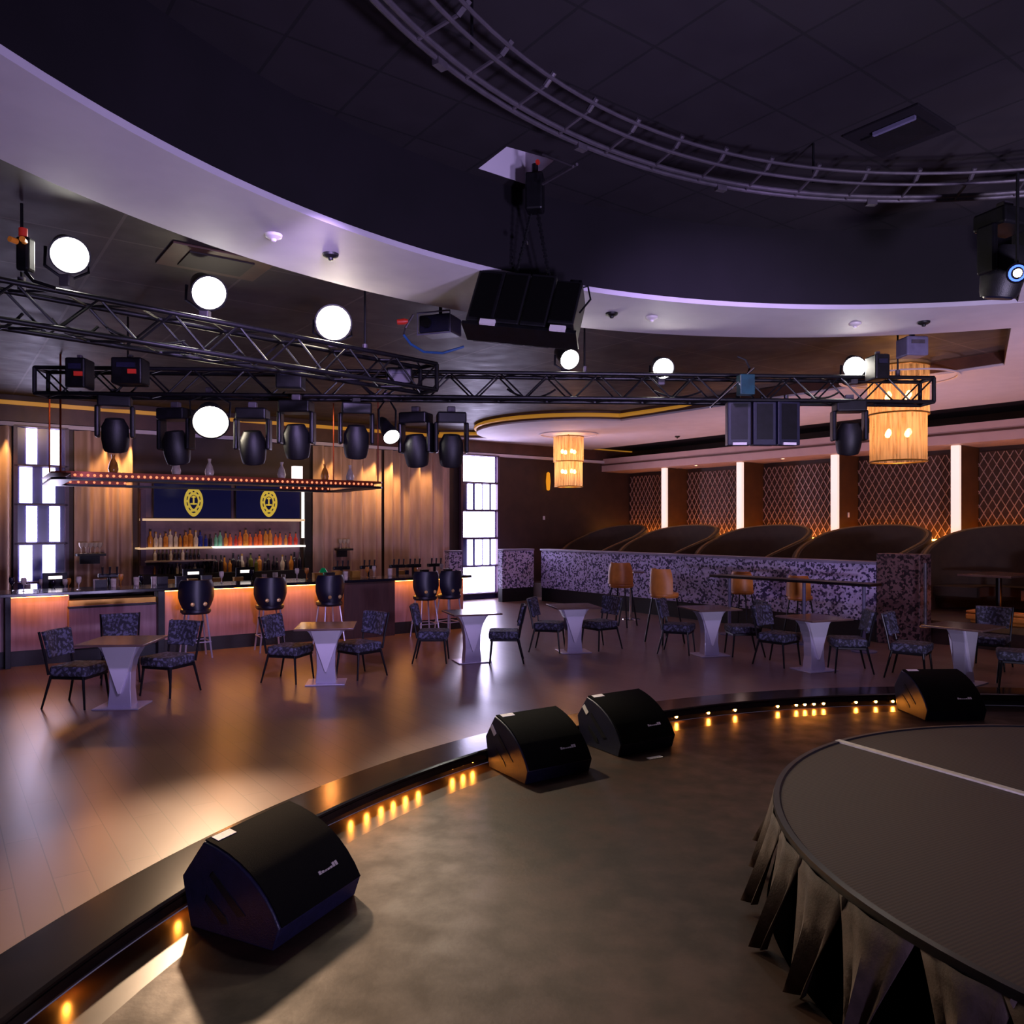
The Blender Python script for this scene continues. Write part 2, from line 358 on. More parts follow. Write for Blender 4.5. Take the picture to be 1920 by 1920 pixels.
def wallbox(name, s0, t0, s1, t1, z0, z1, m, label=None):
    p, q = W(s0, t0), W(s1, t1); c = (p+q)/2; d = q-p
    o = MB().box((c.x, c.y, (z0+z1)/2), (abs(d.dot(E2)), abs(d.dot(E1)), z1-z0), RB).build(name, m)
    return struct(o, label)
wallbox('wall_back', -1.2, -.2, 21, 0, 0, 4.66, M['wallbrown'], 'brown wall behind the bar')
wallbox('wall_right', -1.2, 0, -1.0, 28.6, 0, 4.66, M['wallbrown'], 'brown wall behind the booths')
wallbox('wall_left', 21, -.2, 21.2, 28.6, 0, 4.66, M['walldark'])
wallbox('trim_7', -1.0, .0, 21, .10, 4.42, 4.5, M['cove'], 'gold moulding line on the bar wall')
wallbox('trim_8', -1.0, .0, 21, .06, 4.1, 4.42, M['crown'], 'brown frieze above the bar wall')
wallbox('trim_9', -1.0, .0, 21, .12, 4.0, 4.08, M['soffit'], 'pale rail on the bar wall')
wallbox('floor_platform', -1.0, 0, 3.3, 20, 0, .4, M['wallbrown'], 'raised platform under the booths')
wallbox('trim_10', 3.3, 7, 3.34, 20, .30, .405, M['velvet_edge'], 'golden brown edge of the booth platform')
wallbox('ceiling_soffit', -1.0, 0, .25, 20, 3.74, 4.14, M['booth_soffit'], 'rose soffit above the booths')
wallbox('trim_11', .2, 0, .29, 20, 3.93, 3.97, M['crown'])
wallbox('trim_12', -1.0, 0, 1.2, 20, 4.45, 4.62, M['walldark'], 'dark gap above the booth soffit')
b = MB()

# ------------------------------------------------------------------ floor monitors
def arc_profile():
    pts = []
    for k in range(9):
        u = k/8; p0, p1, p2 = (-.315, .11), (-.17, .375), (.17, .43)
        pts.append(((1-u)**2*p0[0]+2*u*(1-u)*p1[0]+u*u*p2[0], (1-u)**2*p0[1]+2*u*(1-u)*p1[1]+u*u*p2[1]))
    return pts
def make_wedge(label, loc, rz, side_label):
    t = thing('stage_monitor', label, 'speaker', loc, rz, 'wedge monitors on the stage'); t.scale = (1.1, 1.1, 1.12)
    arc = arc_profile(); w = .315
    prof = [(.26, .0), (.315, .24)]+[(y, z) for y, z in reversed(arc)]+[(-.275, 0)]
    b = MB(); b.prism(prof, -w, w, lambda a, c, h: (h, a, c)); b.build('cabinet', M['cab'], t, smooth=True, bevel=.008)
    def onarc(u, off):
        k = min(int(u*8), 7); f = u*8-k; a, c = arc[k], arc[k+1]
        d = Vector((c[0]-a[0], c[1]-a[1])).normalized(); nrm = Vector((-d.y, d.x))
        return (a[0]+(c[0]-a[0])*f+nrm.x*off, a[1]+(c[1]-a[1])*f+nrm.y*off)
    us = [k/16 for k in range(17)]
    outer = [onarc(u, .009) for u in us]; inner = [onarc(u, .002) for u in us]
    b = MB(); b.prism(outer+inner[::-1], -w+.012, w-.012, lambda a, c, h: (h, a, c)); gr = b.build('grille', M['grille'], t, smooth=True)
    b = MB(); p, q = onarc(.92, .011), onarc(.99, .011)
    b.add([(-.27, *p), (-.15, *p), (-.15, *q), (-.27, *q)], [(0, 1, 2, 3)]); b.build('sticker', M['white'], gr, solid=.002)['label'] = 'white sticker'
    # maker mark: a small row of pale strokes
    b = MB()
    for i, (x, h, u) in enumerate([(.04, .02, .19), (.062, .014, .19), (.084, .01, .19), (.106, .01, .19), (.128, .012, .19), (.15, .026, .19), (.172, .026, .19)]):
        p, q = onarc(u, .011), onarc(u+h*1.6, .011)
        b.add([(x, *p), (x+.018, *p), (x+.018, *q), (x, *q)], [(0, 1, 2, 3)])
    b.build('maker_mark', M['logo'], gr, solid=.002)['label'] = 'pale lettering mark'
    for sx in (-1, 1):  # raised dark plates imitate the shade in the handle slots
        b = MB(); hx = sx*(w+.002)
        b.prism([(-.11, .13), (-.085, .15), (.1, .3), (.12, .275), (-.06, .115)], hx-.003, hx+.003, lambda a, c, h: (h, a, c))
        b.build('handle_slot_shade', M['blackp'], t)
        b = MB(); b.prism([(.0, .07), (.02, .1), (.14, .18), (.15, .15), (.04, .06)], hx-.003, hx+.003, lambda a, c, h: (h, a, c))
        b.build('handle_slot_shade', M['blackp'], t)
    if side_label:
        b = MB(); b.prism([(.14, .30), (.2, .36), (.235, .33), (.175, .27)], -w-.004, -w-.001, lambda a, c, h: (h, a, c)); b.build('side_sticker', M['white'], t)['label'] = 'white sticker'
    return t
WK = 1.1
def wedge_at(pl, rz):          # pl: front-left bottom corner on stage floor
    x = Vector((math.cos(rz), math.sin(rz), 0)); y = Vector((-math.sin(rz), math.cos(rz), 0))
    p = pl + x*.315*WK + y*.28*WK; return (p.x, p.y, SZ)
make_wedge('large black wedge monitor nearest the camera beside the curb', wedge_at(F(513, 1785, SZ), R(64.5)), R(64.5), False)
make_wedge('black wedge monitor with two white stickers, in front of a similar one', wedge_at(F(985, 1472, SZ), R(33)), R(33), True)
make_wedge('black wedge monitor just behind another, loose white tape at its front', wedge_at(F(1160, 1420, SZ), R(32)), R(32), True)
make_wedge('small looking far wedge monitor behind the round riser', wedge_at(F(1735, 1352, SZ), R(3)), R(3), False)
b = MB(); p = F(1228, 1421, SZ)
b.box((p.x, p.y, SZ+.003), (.16, .05, .006), R(28)); tag(b.build('tape_strip', M['white']), 'short white tape strip on the stage floor before a monitor', 'tape')
# step lights under the curb nose
def on_circle(px, r=7.42):
    k = (px-960)/FPX; A = k*k+1; B = -2*(k*SCX+SCY); C = SCX**2+SCY**2-r*r
    D = (-B+math.sqrt(B*B-4*A*C))/(2*A); return Vector((k*D, D, 0))
def step_light(px, label, hz=.052):
    p = on_circle(px, 7.455); d = Vector((SCX-p.x, SCY-p.y, 0)).normalized()
    t = thing('step_light', label, 'step light', (p.x, p.y, SZ), math.atan2(d.y, d.x), 'amber lights under the curb')
    MB().box((-.0, 0, hz+.003), (.02, .075, .03)).build('housing', M['black'], t)
    MB().lathe([(.0, 0), (.016, 0), (.015, .008), (.008, .014), (0, .015)], 10, (.01, 0, hz), (1, 0, 0), caps=False).build('lens', M['amberstep'], t, smooth=True)
farpx = [1267, 1327, 1377, 1457, 1492, 1508, 1525, 1543, 1604, 1641, 1673]
for i, x in enumerate(farpx):
    step_light(x, nth(i)+' amber step light to the right of the third monitor')
nearpx = [655, 685, 712, 735, 758, 782, 846, 866, 884]
for i, x in enumerate(nearpx):
    step_light(x, nth(i)+' amber step light between the nearest and second monitor', .066)
for i, x in enumerate([120, 330]):
    step_light(x, ['amber step light at the curb near the bottom left', 'amber step light half hidden behind the nearest monitor'][i], .066)

# ------------------------------------------------------------------ round riser
RCX, RCY, RRD, RTOP = 3.83, 3.87, 2.4, .45
t = thing('round_riser', 'large round raised platform with ribbed deck and draped dark skirt', 'riser', (RCX, RCY, SZ))
H = RTOP-SZ
MB().lathe([(0, H-.04), (RRD-.03, H-.04), (RRD-.03, H), (0, H)], 128, caps=False).build('deck', M['deck'], t, smooth=True)
MB().lathe([(RRD-.035, H-.03), (RRD+.012, H-.03), (RRD+.016, H-.01), (RRD+.012, H+.008), (RRD-.02, H+.01), (RRD-.035, H-.01)], 128, caps=False).build('rim', M['black'], t, smooth=True)
a, c = F(1570, 1390, RTOP), F(1920, 1490, RTOP); dv = (c-a).normalized(); c = a+dv*4.0
mid = (a+c)/2-Vector((RCX, RCY, 0))
MB().box((mid.x, mid.y, H+.006), ((c-a).length, .05, .012), math.atan2(dv.y, dv.x)).build('seam_strip', M['tape'], t)
MB().lathe([(RRD+.05, .0), (RRD-.03, H*.55), (RRD-.05, H-.04)], 96, caps=False).build('gap_shade_backing', M['pitch'], t, smooth=True)  # black sheet stands in for the dark inside between the swags
rnd = random.Random(3)
b = MB(); na = 36; ang = 0
edges = [2*math.pi*k/na+rnd.uniform(-.025, .025) for k in range(na+1)]; edges[-1] = edges[0]+2*math.pi
for k in range(na):
    a0, a1 = edges[k], edges[k+1]; am = (a0+a1)/2+rnd.uniform(-.02, .02)
    wtop, wbot = (a1-a0)*.54, (a1-a0)*rnd.uniform(.03, .13); out = rnd.uniform(.04, .2); drop = rnd.uniform(.0, .05)
    rows = 9; colsn = 7; vs = []
    for i in range(rows):
        u = i/(rows-1); z = (H-.03)*(1-u)+(.005+drop)*u
        ww = wtop*(1-u)**1.3+wbot*(1-(1-u)**1.3)
        for j in range(colsn):
            q = j/(colsn-1)*2-1
            r = RRD+.012+out*u**1.2+.035*u*math.cos(q*math.pi*1.5)+.01*math.cos(q*4)
            aa = am+q*ww
            vs.append((r*math.cos(aa), r*math.sin(aa), z))
    fs = [(i*colsn+j, i*colsn+j+1, (i+1)*colsn+j+1, (i+1)*colsn+j) for i in range(rows-1) for j in range(colsn-1)]
    b.add(vs, fs)
b.build('skirt', M['skirt'], t, smooth=True, solid=.006)

# ------------------------------------------------------------------ tables and chairs
def chair_proto():
    t = thing('dining_chair', '', 'chair', (0, 0, 0), 0, 'lounge chairs at the small tables')
    b = MB(); n = 8
    prof = [(-.22, -.2), (.22, -.2), (.235, .23), (.2, .25), (-.2, .25), (-.235, .23)]
    b.prism(prof, .36, .475, lambda a, c, h: (a, c, h)); b.build('seat', M['seatfab'], t, bevel=.03, seg=3, smooth=True)
    b = MB(); rows = 6; cols = 7; fr = []; bk = []
    for i in range(rows):
        u = i/(rows-1); z = .56+.30*u
        for j in range(cols):
            q = j/(cols-1)*2-1; w = .2+.03*u; y = -.235-.07*u+.045*q*q
            fr.append((q*w, y+.025, z)); bk.append((q*w, y-.025, z))
    fs = [(i*cols+j, i*cols+j+1, (i+1)*cols+j+1, (i+1)*cols+j) for i in range(rows-1) for j in range(cols-1)]
    N = rows*cols; f2 = [tuple(v+N for v in reversed(f)) for f in fs]
    bd = [j for j in range(cols)]+[i*cols+cols-1 for i in range(1, rows)]+[(rows-1)*cols+j for j in range(cols-2, -1, -1)]+[i*cols for i in range(rows-2, 0, -1)]
    side = [(bd[k], bd[(k+1) % len(bd)], bd[(k+1) % len(bd)]+N, bd[k]+N) for k in range(len(bd))]
    b.add(fr+bk, fs+f2+side); b.build('backrest', M['seatfab'], t, smooth=True, bevel=.012)
    for sx in (-1, 1):
        MB().tube([(sx*.215, -.2, .38), (sx*.222, -.24, .6), (sx*.235, -.30, .86)], .014, 8).build('back_post', M['black'], t, smooth=True)
        MB().bar((sx*.2, -.18, .37), (sx*.235, -.27, 0), .017, 8, .011).build('leg', M['black'], t, smooth=True)
        MB().bar((sx*.2, .2, .37), (sx*.225, .235, 0), .017, 8, .011).build('leg', M['black'], t, smooth=True)
    b = MB(); b.box((0, 0.02, .345), (.42, .42, .03)); b.build('seat_frame', M['black'], t, bevel=.005)
    return t
def table_proto():
    t = thing('lounge_table', '', 'table', (0, 0, 0), 0, 'small pedestal tables in the lounge')
    MB().box((0, 0, .737), (.74, .74, .026)).build('tabletop', M['tabletop'], t, bevel=.006)
    # flared pedestal: wide at the top, narrow waist, a V-shaped face front and back
    b = MB()
    lev = [(.012, .13, .09), (.2, .115, .075), (.4, .12, .075), (.55, .15, .08), (.66, .21, .09), (.724, .27, .1)]
    vs = []
    for z, hw, hd in lev: vs += [(-hw, -hd, z), (hw, -hd, z), (hw, hd, z), (-hw, hd, z)]
    fs = [(i*4+k, i*4+(k+1) % 4, i*4+4+(k+1) % 4, i*4+4+k) for i in range(len(lev)-1) for k in range(4)]+[(3, 2, 1, 0), tuple(len(lev)*4-4+k for k in range(4))]
    b.add(vs, fs); b.build('pedestal', M['alu'], t, bevel=.006)
    for sy in (-1, 1):
        b = MB(); b.prism([(-.2, .722), (.2, .722), (.012, .16), (-.012, .16)], sy*.06, sy*.112, lambda a, c, h: (a, h, c)); b.build('pedestal_fin', M['alufin'], t, bevel=.003)
    MB().box((0, 0, .008), (.5, .42, .016)).build('base_plate', M['alu'], t, bevel=.004)
    return t
CH = chair_proto(); TB = table_proto(); used = [False, False]
def put(proto, k, loc, rz, label):
    if not used[k]:
        used[k] = True; proto.location = loc; proto.rotation_euler = (0, 0, rz); proto['label'] = label; return proto
    return dup(proto, loc, rz, label)
def face(p, q): d = q-p; return math.atan2(d.y, d.x)-math.pi/2
tabs = [
    ((230, 1324), 4, 'pedestal table farthest left, in front of the rose bar panel', [((146, 1322), 'patterned chair left of the table before the rose bar panel'), ((318, 1300), 'patterned chair right of the table before the rose bar panel'), ((226, 1276), 'patterned chair behind the leftmost table, back against the bar')]),
    ((612, 1280), 8, 'pedestal table before the dark brown bar column', [((542, 1276), 'patterned chair left of the table before the brown bar column'), ((676, 1268), 'patterned chair right of the table before the brown bar column')]),
    ((884, 1240), 20, 'pedestal table with gleaming top before the striped light tower', [((810, 1240), 'dark chair left of the table before the striped light tower'), ((948, 1240), 'dark chair right of the table before the striped light tower')]),
    ((1075, 1222), 12, 'pedestal table before the left end of the mosaic partition', [((1028, 1220), 'dark chair left of the table at the mosaic partition\'s left end'), ((1126, 1216), 'dark chair right of the table at the mosaic partition\'s left end')]),
    ((1330, 1228), 15, 'pedestal table before the left end of the black drink rail', [((1270, 1224), 'chair left of the table below the black drink rail\'s left end'), ((1394, 1228), 'chair right of the table below the black drink rail\'s left end')]),
    ((1526, 1256), 22, 'pedestal table below the middle of the black drink rail', [((1458, 1246), 'pale patterned chair left of the table under the drink rail\'s middle'), ((1592, 1258), 'dark chair right of the table under the drink rail\'s middle')]),
    ((1806, 1281), 38, 'pedestal table behind the far wedge monitor', [((1706, 1270), 'pale patterned chair left of the table behind the far monitor'), ((1856, 1252), 'patterned chair behind the table near the booth platform edge'), ((1912, 1290), 'patterned chair cut off by the right picture edge')]),
]
for (px, py), ang, lab, chs in tabs:
    p = F(px, py); put(TB, 1, p, R(ang), lab)
    for (cx, cy), cl in chs:
        q = F(cx, cy); put(CH, 0, q, face(q, p), cl)

# ------------------------------------------------------------------ the bar
B0 = Vector((-7.5, 11.2, 0)); BD = Vector((.8277, .5612, 0)); BN = Vector((-.5612, .8277, 0)); BA = math.atan2(BD.y, BD.x)
def b_at(px, off=0):
    r = (px-960)/FPX; c = B0+BN*off; return (c.y*r-c.x)/(BD.x-BD.y*r)
def BP(b_, off=0, z=0): p = B0+BD*b_+BN*off; return Vector((p.x, p.y, z))
t = thing('bar_counter', 'long bar with black stone top and amber glow under its edge', 'bar', B0, BA)
b = MB(); b.box((3.9, .22, 1.045), (8.1, .9, .05)); b.build('countertop', M['counter'], t, bevel=.006)
b = MB(); b.box((3.9, .25, .11), (8.0, .5, .22)); b.build('plinth', M['blackp'], t)
def sect(x0, x1, y0, m, nm='front_panel', z0=.22, z1=1.02): 
    return MB().box(((x0+x1)/2, (y0+.5)/2, (z0+z1)/2), (x1-x0, .5-y0, z1-z0)).build(nm, m, t)
sect(-.1, b_at(130), .02, M['barwood']); sect(b_at(300), b_at(640), .02, M['barwood']); sect(b_at(735), 7.9, .02, M['barwood'])
sect(b_at(640), b_at(735), -.12, M['barbrown'], 'column', 0.0)
x0, x1 = b_at(128), b_at(292)
MB().box(((x0+x1)/2, .1, .52), (x1-x0, .36, .64)).build('service_panel', M['barwood'], t, bevel=.01)
MB().box(((x0+x1)/2, .12, .88), (x1-x0, .34, .09)).build('service_shelf', M['gold'], t, bevel=.006)
MB().box(((x0+x1)/2, -.02, .82), (x1-x0+.02, .14, .03)).build('service_ledge', M['black'], t, bevel=.004)
MB().box((x1+.05, -.05, .51), (.1, .3, 1.02)).build('corner_post', M['black'], t, bevel=.004)
MB().box((.26, -.05, .51), (.07, .25, 1.02)).build('corner_post', M['black'], t, bevel=.004)
for a, c in ((.3, b_at(126)), (b_at(303), b_at(638)), (b_at(737), 7.9)):
    MB().box(((a+c)/2, -.12, 1.013), (c-a, .05, .014)).build('light_strip', M['amber'], t)
# panel grooves
bk = thing('bar_work_counter', 'dark stainless work counter behind the bar top', 'counter', B0, BA)
MB().box((3.9, 1.45, .95), (8.0, .6, .04)).build('worktop', M['steel'], bk)
MB().box((3.9, 1.45, .465), (7.9, .55, .93)).build('cabinet_body', M['blackp'], bk)

# bar stools
def stool_proto():
    t = thing('bar_stool', '', 'bar stool', (0, 0, 0), 0, 'navy bar stools along the bar')
    b = MB(); rows, cols = 8, 13; fr = []; bkv = []
    for i in range(rows):
        u = i/(rows-1); z = .74+.47*u
        for j in range(cols):
            q = j/(cols-1)*2-1; w = .245*(1-.3*max(0, 1-2.2*u)**1.5-.16*max(0, 2.4*u-1.4)**3); a = q*1.25; rr = .285
            x = w/.245*rr*math.sin(a); y = -rr*math.cos(a)+.06
            fr.append((x*.9, y*.9, z)); bkv.append((x, y, z))
    fs = [(i*cols+j, i*cols+j+1, (i+1)*cols+j+1, (i+1)*cols+j) for i in range(rows-1) for j in range(cols-1)]
    N = rows*cols; f2 = [tuple(v+N for v in reversed(f)) for f in fs]
    bd = [j for j in range(cols)]+[i*cols+cols-1 for i in range(1, rows)]+[(rows-1)*cols+j for j in range(cols-2, -1, -1)]+[i*cols for i in range(rows-2, 0, -1)]
    b.add(fr+bkv, fs+f2+[(bd[k], bd[(k+1) % len(bd)], bd[(k+1) % len(bd)]+N, bd[k]+N) for k in range(len(bd))])
    bkr = b.build('backrest', M['navy'], t, smooth=True, bevel=.01)
    MB().lathe([(0, .68), (.2, .68), (.225, .71), (.22, .75), (.19, .77), (0, .775)], 20, caps=False).build('seat', M['navy'], t, smooth=True)
    for sx in (-1, 1):
        MB().lathe([(0, 0), (.034, 0), (.026, .016), (0, .022)], 12, (sx*.09, -.208, .84), (0, -1, 0), caps=False).build('brass_stud', M['rivet'], bkr, smooth=True)
        for sy in (-1, 1): MB().bar((sx*.13, sy*.13, .69), (sx*.2, sy*.2, 0), .014, 8).build('leg', M['alu'], t, smooth=True)
    MB().tube([(.185*sx, .185*sy, .25) for sx, sy in ((-1, -1), (1, -1), (1, 1), (-1, 1))], .01, 6, closed=True).build('footrest', M['alu'], t, smooth=True)
    return t
ST = stool_proto()
stl = [(367, 'navy bar stool left of the column with two brass studs, nearest the service panel'), (506, 'navy bar stool with two brass studs between two others at the bar'), (617, 'navy bar stool just left of the brown bar column'), (797, 'navy bar stool at the right bar section, left of its pair'), (842, 'navy bar stool at the right end of the bar')]
for i, (px, lab) in enumerate(stl):
    bb = b_at(px, -.62); p = BP(bb, -.62)
    if i == 0: ST.location = p; ST.rotation_euler = (0, 0, BA); ST['label'] = lab
    else: dup(ST, p, BA+R((-4, 6, 0, 12)[i-1]), lab)

# back bar against the wall
BX = lambda px, t=.45: s_at(px, t)
s0, s1 = BX(268), BX(572); sm = (s0+s1)/2; wd = abs(s1-s0)
t = thing('back_bar', 'back bar unit with lit bottle shelves under two dark screens', 'shelf unit', W(sm, .25), RB)
MB().box((0, .17, 1.55), (wd, .06, 3.1)).build('back_panel', M['backbar'], t)
MB().box((0, -.02, .5), (wd, .42, 1.0)).build('base_cabinet', M['blackp'], t)
MB().box((0, 0, 2.17), (wd, .38, .05)).build('lit_shelf', M['shelflit2'], t)
MB().box((.75, 0, 1.56), (wd/2+.3, .38, .04)).build('lit_shelf', M['shelflit'], t)['label'] = 'glowing white half of the bottle shelf'
MB().box((-1.1, 0, 1.56), (1.5, .38, .035)).build('lit_shelf', M['shelflit2'], t)
MB().box((-1.0, -.02, 1.28), (1.45, .34, .03)).build('shelf', M['shelf'], t)
MB().box((0, .06, 3.09), (wd+.1, .35, .06)).build('top_cap', M['blackp'], t)
MB().box((wd/2-.03, -.14, 2.35), (.05, .06, 1.2)).build('light_column', M['shelflit'], t)
MB().box((-wd/2+.02, -.1, 2.0), (.1, .1, 1.6)).build('side_post', M['winframe'], t)
MB().box((wd/2+.1, -.1, 2.0), (.16, .1, 1.9)).build('side_post', M['blackp'], t)
for x0p, x1p, lab in ((288, 437, 'navy screen with gold emblem, on the left above the bottles'), (443, 566, 'navy screen with gold emblem, on the right above the bottles')):
    a, c = BX(x0p), BX(x1p); w_ = abs(a-c); y = 0
    q = thing('wall_screen', lab, 'screen', W((a+c)/2, .34, 2.58), RB, 'emblem screens above the back bar')
    MB().box((0, 0, 0), (w_-.02, .06, .76)).build('housing', M['black'], q, bevel=.006)
    disp = MB().box((0, -.034, 0), (w_-.05, .008, .72)).build('display', M['screen'], q)
    # emblem: pointed oval ring with an inner figure of scrolls
    b = MB()
    hw, hh = .2, .30
    def oval(k, n, sx, sz):
        a_ = 2*math.pi*k/n; x = sx*math.sin(a_); z = sz*math.cos(a_)
        z -= .04*max(0, -math.cos(a_))**6; return (x, z)
    n = 40
    for sc_, s2 in ((1, .74), (.64, .44)):
        vs = []
        for k in range(n):
            x, z = oval(k, n, hw*sc_, hh*sc_); vs.append((x, -.042, z)); x, z = oval(k, n, hw*s2, hh*s2); vs.append((x, -.042, z))
        b.add(vs, [(2*k, 2*((k+1) % n), 2*((k+1) % n)+1, 2*k+1) for k in range(n)])
    for k in range(10):
        a_ = 2*math.pi*k/10+.3; x, z = hw*.73*math.sin(a_), hh*.73*math.cos(a_)
        b.box((x, -.042, z), (.05, .003, .05), rot=Matrix.Rotation(a_, 3, 'Y'))
    b.box((0, -.042, .02), (.035, .003, .2)); b.box((0, -.042, -.06), (.14, .003, .035)); b.box((0, -.042, .09), (.09, .003, .03))
    for sx in (-1, 1): b.box((sx*.075, -.042, -.13), (.03, .003, .1), rot=Matrix.Rotation(sx*.6, 3, 'Y'))
    b.build('emblem', M['emblem'], disp)['label'] = 'gold pointed oval emblem'

def bottle_mesh(nm, h, r, kind):
    b = MB()
    if kind == 0: pr = [(0, 0), (r, 0), (r, h*.58), (r*.85, h*.66), (r*.35, h*.76), (r*.33, h), (0, h)]
    elif kind == 1: pr = [(0, 0), (r*.9, 0), (r*1.1, h*.3), (r*1.05, h*.5), (r*.4, h*.68), (r*.36, h), (0, h)]
    else: pr = [(0, 0), (r*1.1, 0), (r*1.1, h*.6), (r*.9, h*.68), (r*.42, h*.72), (r*.42, h*.92), (0, h*.92)]
    b.lathe(pr, 10, caps=False); return b
proto = {}
def bottle(p, glass, kind, h, label, group):
    key = (glass, kind)
    if key not in proto:
        o = bottle_mesh('bottle', .3, .04, kind).build('bottle', GLASS[glass], None, smooth=True)
        MB().lathe([(0, .27), (.017, .27), (.017, .305), (0, .305)], 8, caps=False).build('cap', M['blackp'] if glass != 'clear' else M['gold'], o, smooth=True)
        proto[key] = o
        tag(o, label, 'bottle', group)
        r = o
    else:
        r = proto[key].copy(); COL.objects.link(r); r['label'] = label; r['group'] = group
        for ch in proto[key].children:
            c_ = ch.copy(); COL.objects.link(c_); c_.parent = r
    r.location = p; r.scale = (1, 1, h/.3) if False else (h/.3, h/.3, h/.3); return r
def colour_name(g): return {'clear': 'clear glass', 'amber': 'amber', 'blue': 'blue', 'teal': 'pale green', 'orange': 'orange', 'red': 'red', 'dark': 'dark', 'olive': 'olive green'}[g]
rb = random.Random(11)
NB = 30; cnt = {}
for i in range(NB):
    px = 284+(556-284)*i/(NB-1)
    g = 'clear' if px < 345 and i % 3 else ('amber' if px < 365 else None)
    if g is None: g = 'clear' if px < 372 else 'blue' if px < 388 else 'dark' if px < 402 else 'teal' if px < 420 else rb.choice(['orange', 'orange', 'red', 'amber'])
    if px > 540: g = 'red'
    cnt[g] = cnt.get(g, 0)+1
    s_ = BX(px, .3); bottle(W(s_, .2+.05*(i % 2), 1.582), g, rb.randrange(3), rb.uniform(.26, .40), nth(i)+' bottle from the left on the main back bar shelf, '+colour_name(g), 'bottles on the main back bar shelf')
for i in range(12):
    px = 292+(374-292)*i/11; g = rb.choice(['dark', 'clear', 'dark'])
    bottle(W(BX(px, .3), .24, 1.297), g, rb.randrange(3), .23, nth(i)+' small '+colour_name(g)+' bottle from the left on the short lower shelf', 'bottles on the short lower shelf')
for i in range(34):
    px = 290+(560-290)*i/33; g = 'olive' if abs(px-475) < 6 else rb.choice(['dark', 'dark', 'clear', 'amber', 'dark'])
    z_ = 1.0; bottle(W(BX(px, .2), .2+.08*(i % 2), z_), g, rb.randrange(3), rb.uniform(.19, .24) if px < 376 else rb.uniform(.28, .42), nth(i)+' '+colour_name(g)+' bottle from the left along the back bar base', 'bottles along the back bar base')

# clutter on the bar and work counter
def put_simple(name, b, mats, loc, rz, label, cat, group=None):
    o = b.build(name, mats, None, smooth=True); o.location = loc; o.rotation_euler = (0, 0, rz); return tag(o, label, cat, group)
for i, (px, lab) in enumerate([(363, 'point of sale screen behind the first studded stool'), (461, 'point of sale screen left of the long white tray'), (104, 'point of sale screen near the left light tower')]):
    q = thing('sales_screen', lab, 'screen', BP(b_at(px, 1.45), 1.45, .97), BA+R(8), 'sales screens on the work counter')
    MB().box((0, .02, .02), (.18, .16, .04)).build('base', M['black'], q, bevel=.006)
    MB().box((0, .03, .17), (.36, .03, .26)).build('housing', M['black'], q, bevel=.006)
    MB().box((0, .012, .22), (.2, .006, .05)).build('bright_bar', M['shelflit'], q)
b = MB(); b.box((0, 0, .03), (.6, .2, .06)); put_simple('bar_tray', b, M['white'], BP(b_at(530, 1.3), 1.3, .97), BA, 'long white tray on the work counter behind the middle stool', 'tray')
b = MB(); b.lathe([(0, 0), (.05, 0), (.085, .05), (.09, .1), (.06, .16), (.03, .2), (0, .2)], 14, caps=False); put_simple('green_jar', b, M['green'], BP(b_at(606, .35), .35, 1.07), 0, 'small green glass jar on the bar top near the brown column', 'jar')
rc = random.Random(5)
ci = 0
for i in range(44):
    px = 20+(840-20)*i/43+rc.uniform(-8, 8); off = rc.choice([.1, .3, .5, 1.3, 1.5]); z = 1.07 if off < .8 else .97
    g = rc.choice(['clear', 'clear', 'dark', 'amber', 'dark'])
    k = rc.randrange(3); b = MB()
    if k == 0:
        b.lathe([(.03, 0), (.032, .003), (.006, .01), (.006, .08), (.035, .12), (.04, .17), (.032, .2), (.03, .2), (.036, .17), (.032, .125), (0, .09)], 12, caps=False); nm, cat = 'wine_glass', 'glass'
    elif k == 1:
        b.lathe([(0, 0), (.04, 0), (.045, .14), (.041, .14), (.037, .01), (0, .01)], 12, caps=False); nm, cat = 'tumbler', 'glass'
    else:
        b.box((0, 0, .06), (.16, .12, .12)); b.box((0, 0, .125), (.17, .13, .012)); nm, cat = 'napkin_caddy', 'caddy'
    where = 'bar top' if off < .8 else 'work counter'
    put_simple(nm, b, GLASS[g] if k < 2 else M['blackp'] if i % 2 else M['gold'], BP(b_at(px, off), off, z), BA, nth(i)+' item from left along the bar, '+(colour_name(g)+' ' if k < 2 else 'dark ' if i % 2 else 'golden ')+nm.replace('_', ' ')+' on the '+where, cat, 'glasses and caddies along the bar')
for i, px in enumerate([205, 640, 690, 745, 775, 815]):
    q = thing('tap_tower', nth(i)+' dark beer tap tower from the left, on the work counter', 'tap', BP(b_at(px, 1.4), 1.4, .97), BA, 'tap towers behind the bar')
    MB().lathe([(0, 0), (.06, 0), (.05, .02), (.03, .03), (.03, .2), (0, .2)], 12, caps=False).build('column', M['black'], q, smooth=True)
    MB().box((0, 0, .23), (.34, .09, .07)).build('head', M['black'], q, bevel=.015)
    for x in (-.11, 0, .11): MB().bar((x, -.06, .24), (x, -.08, .38), .012, 8, .02).build('tap_handle', M['walldark'], q, smooth=True)

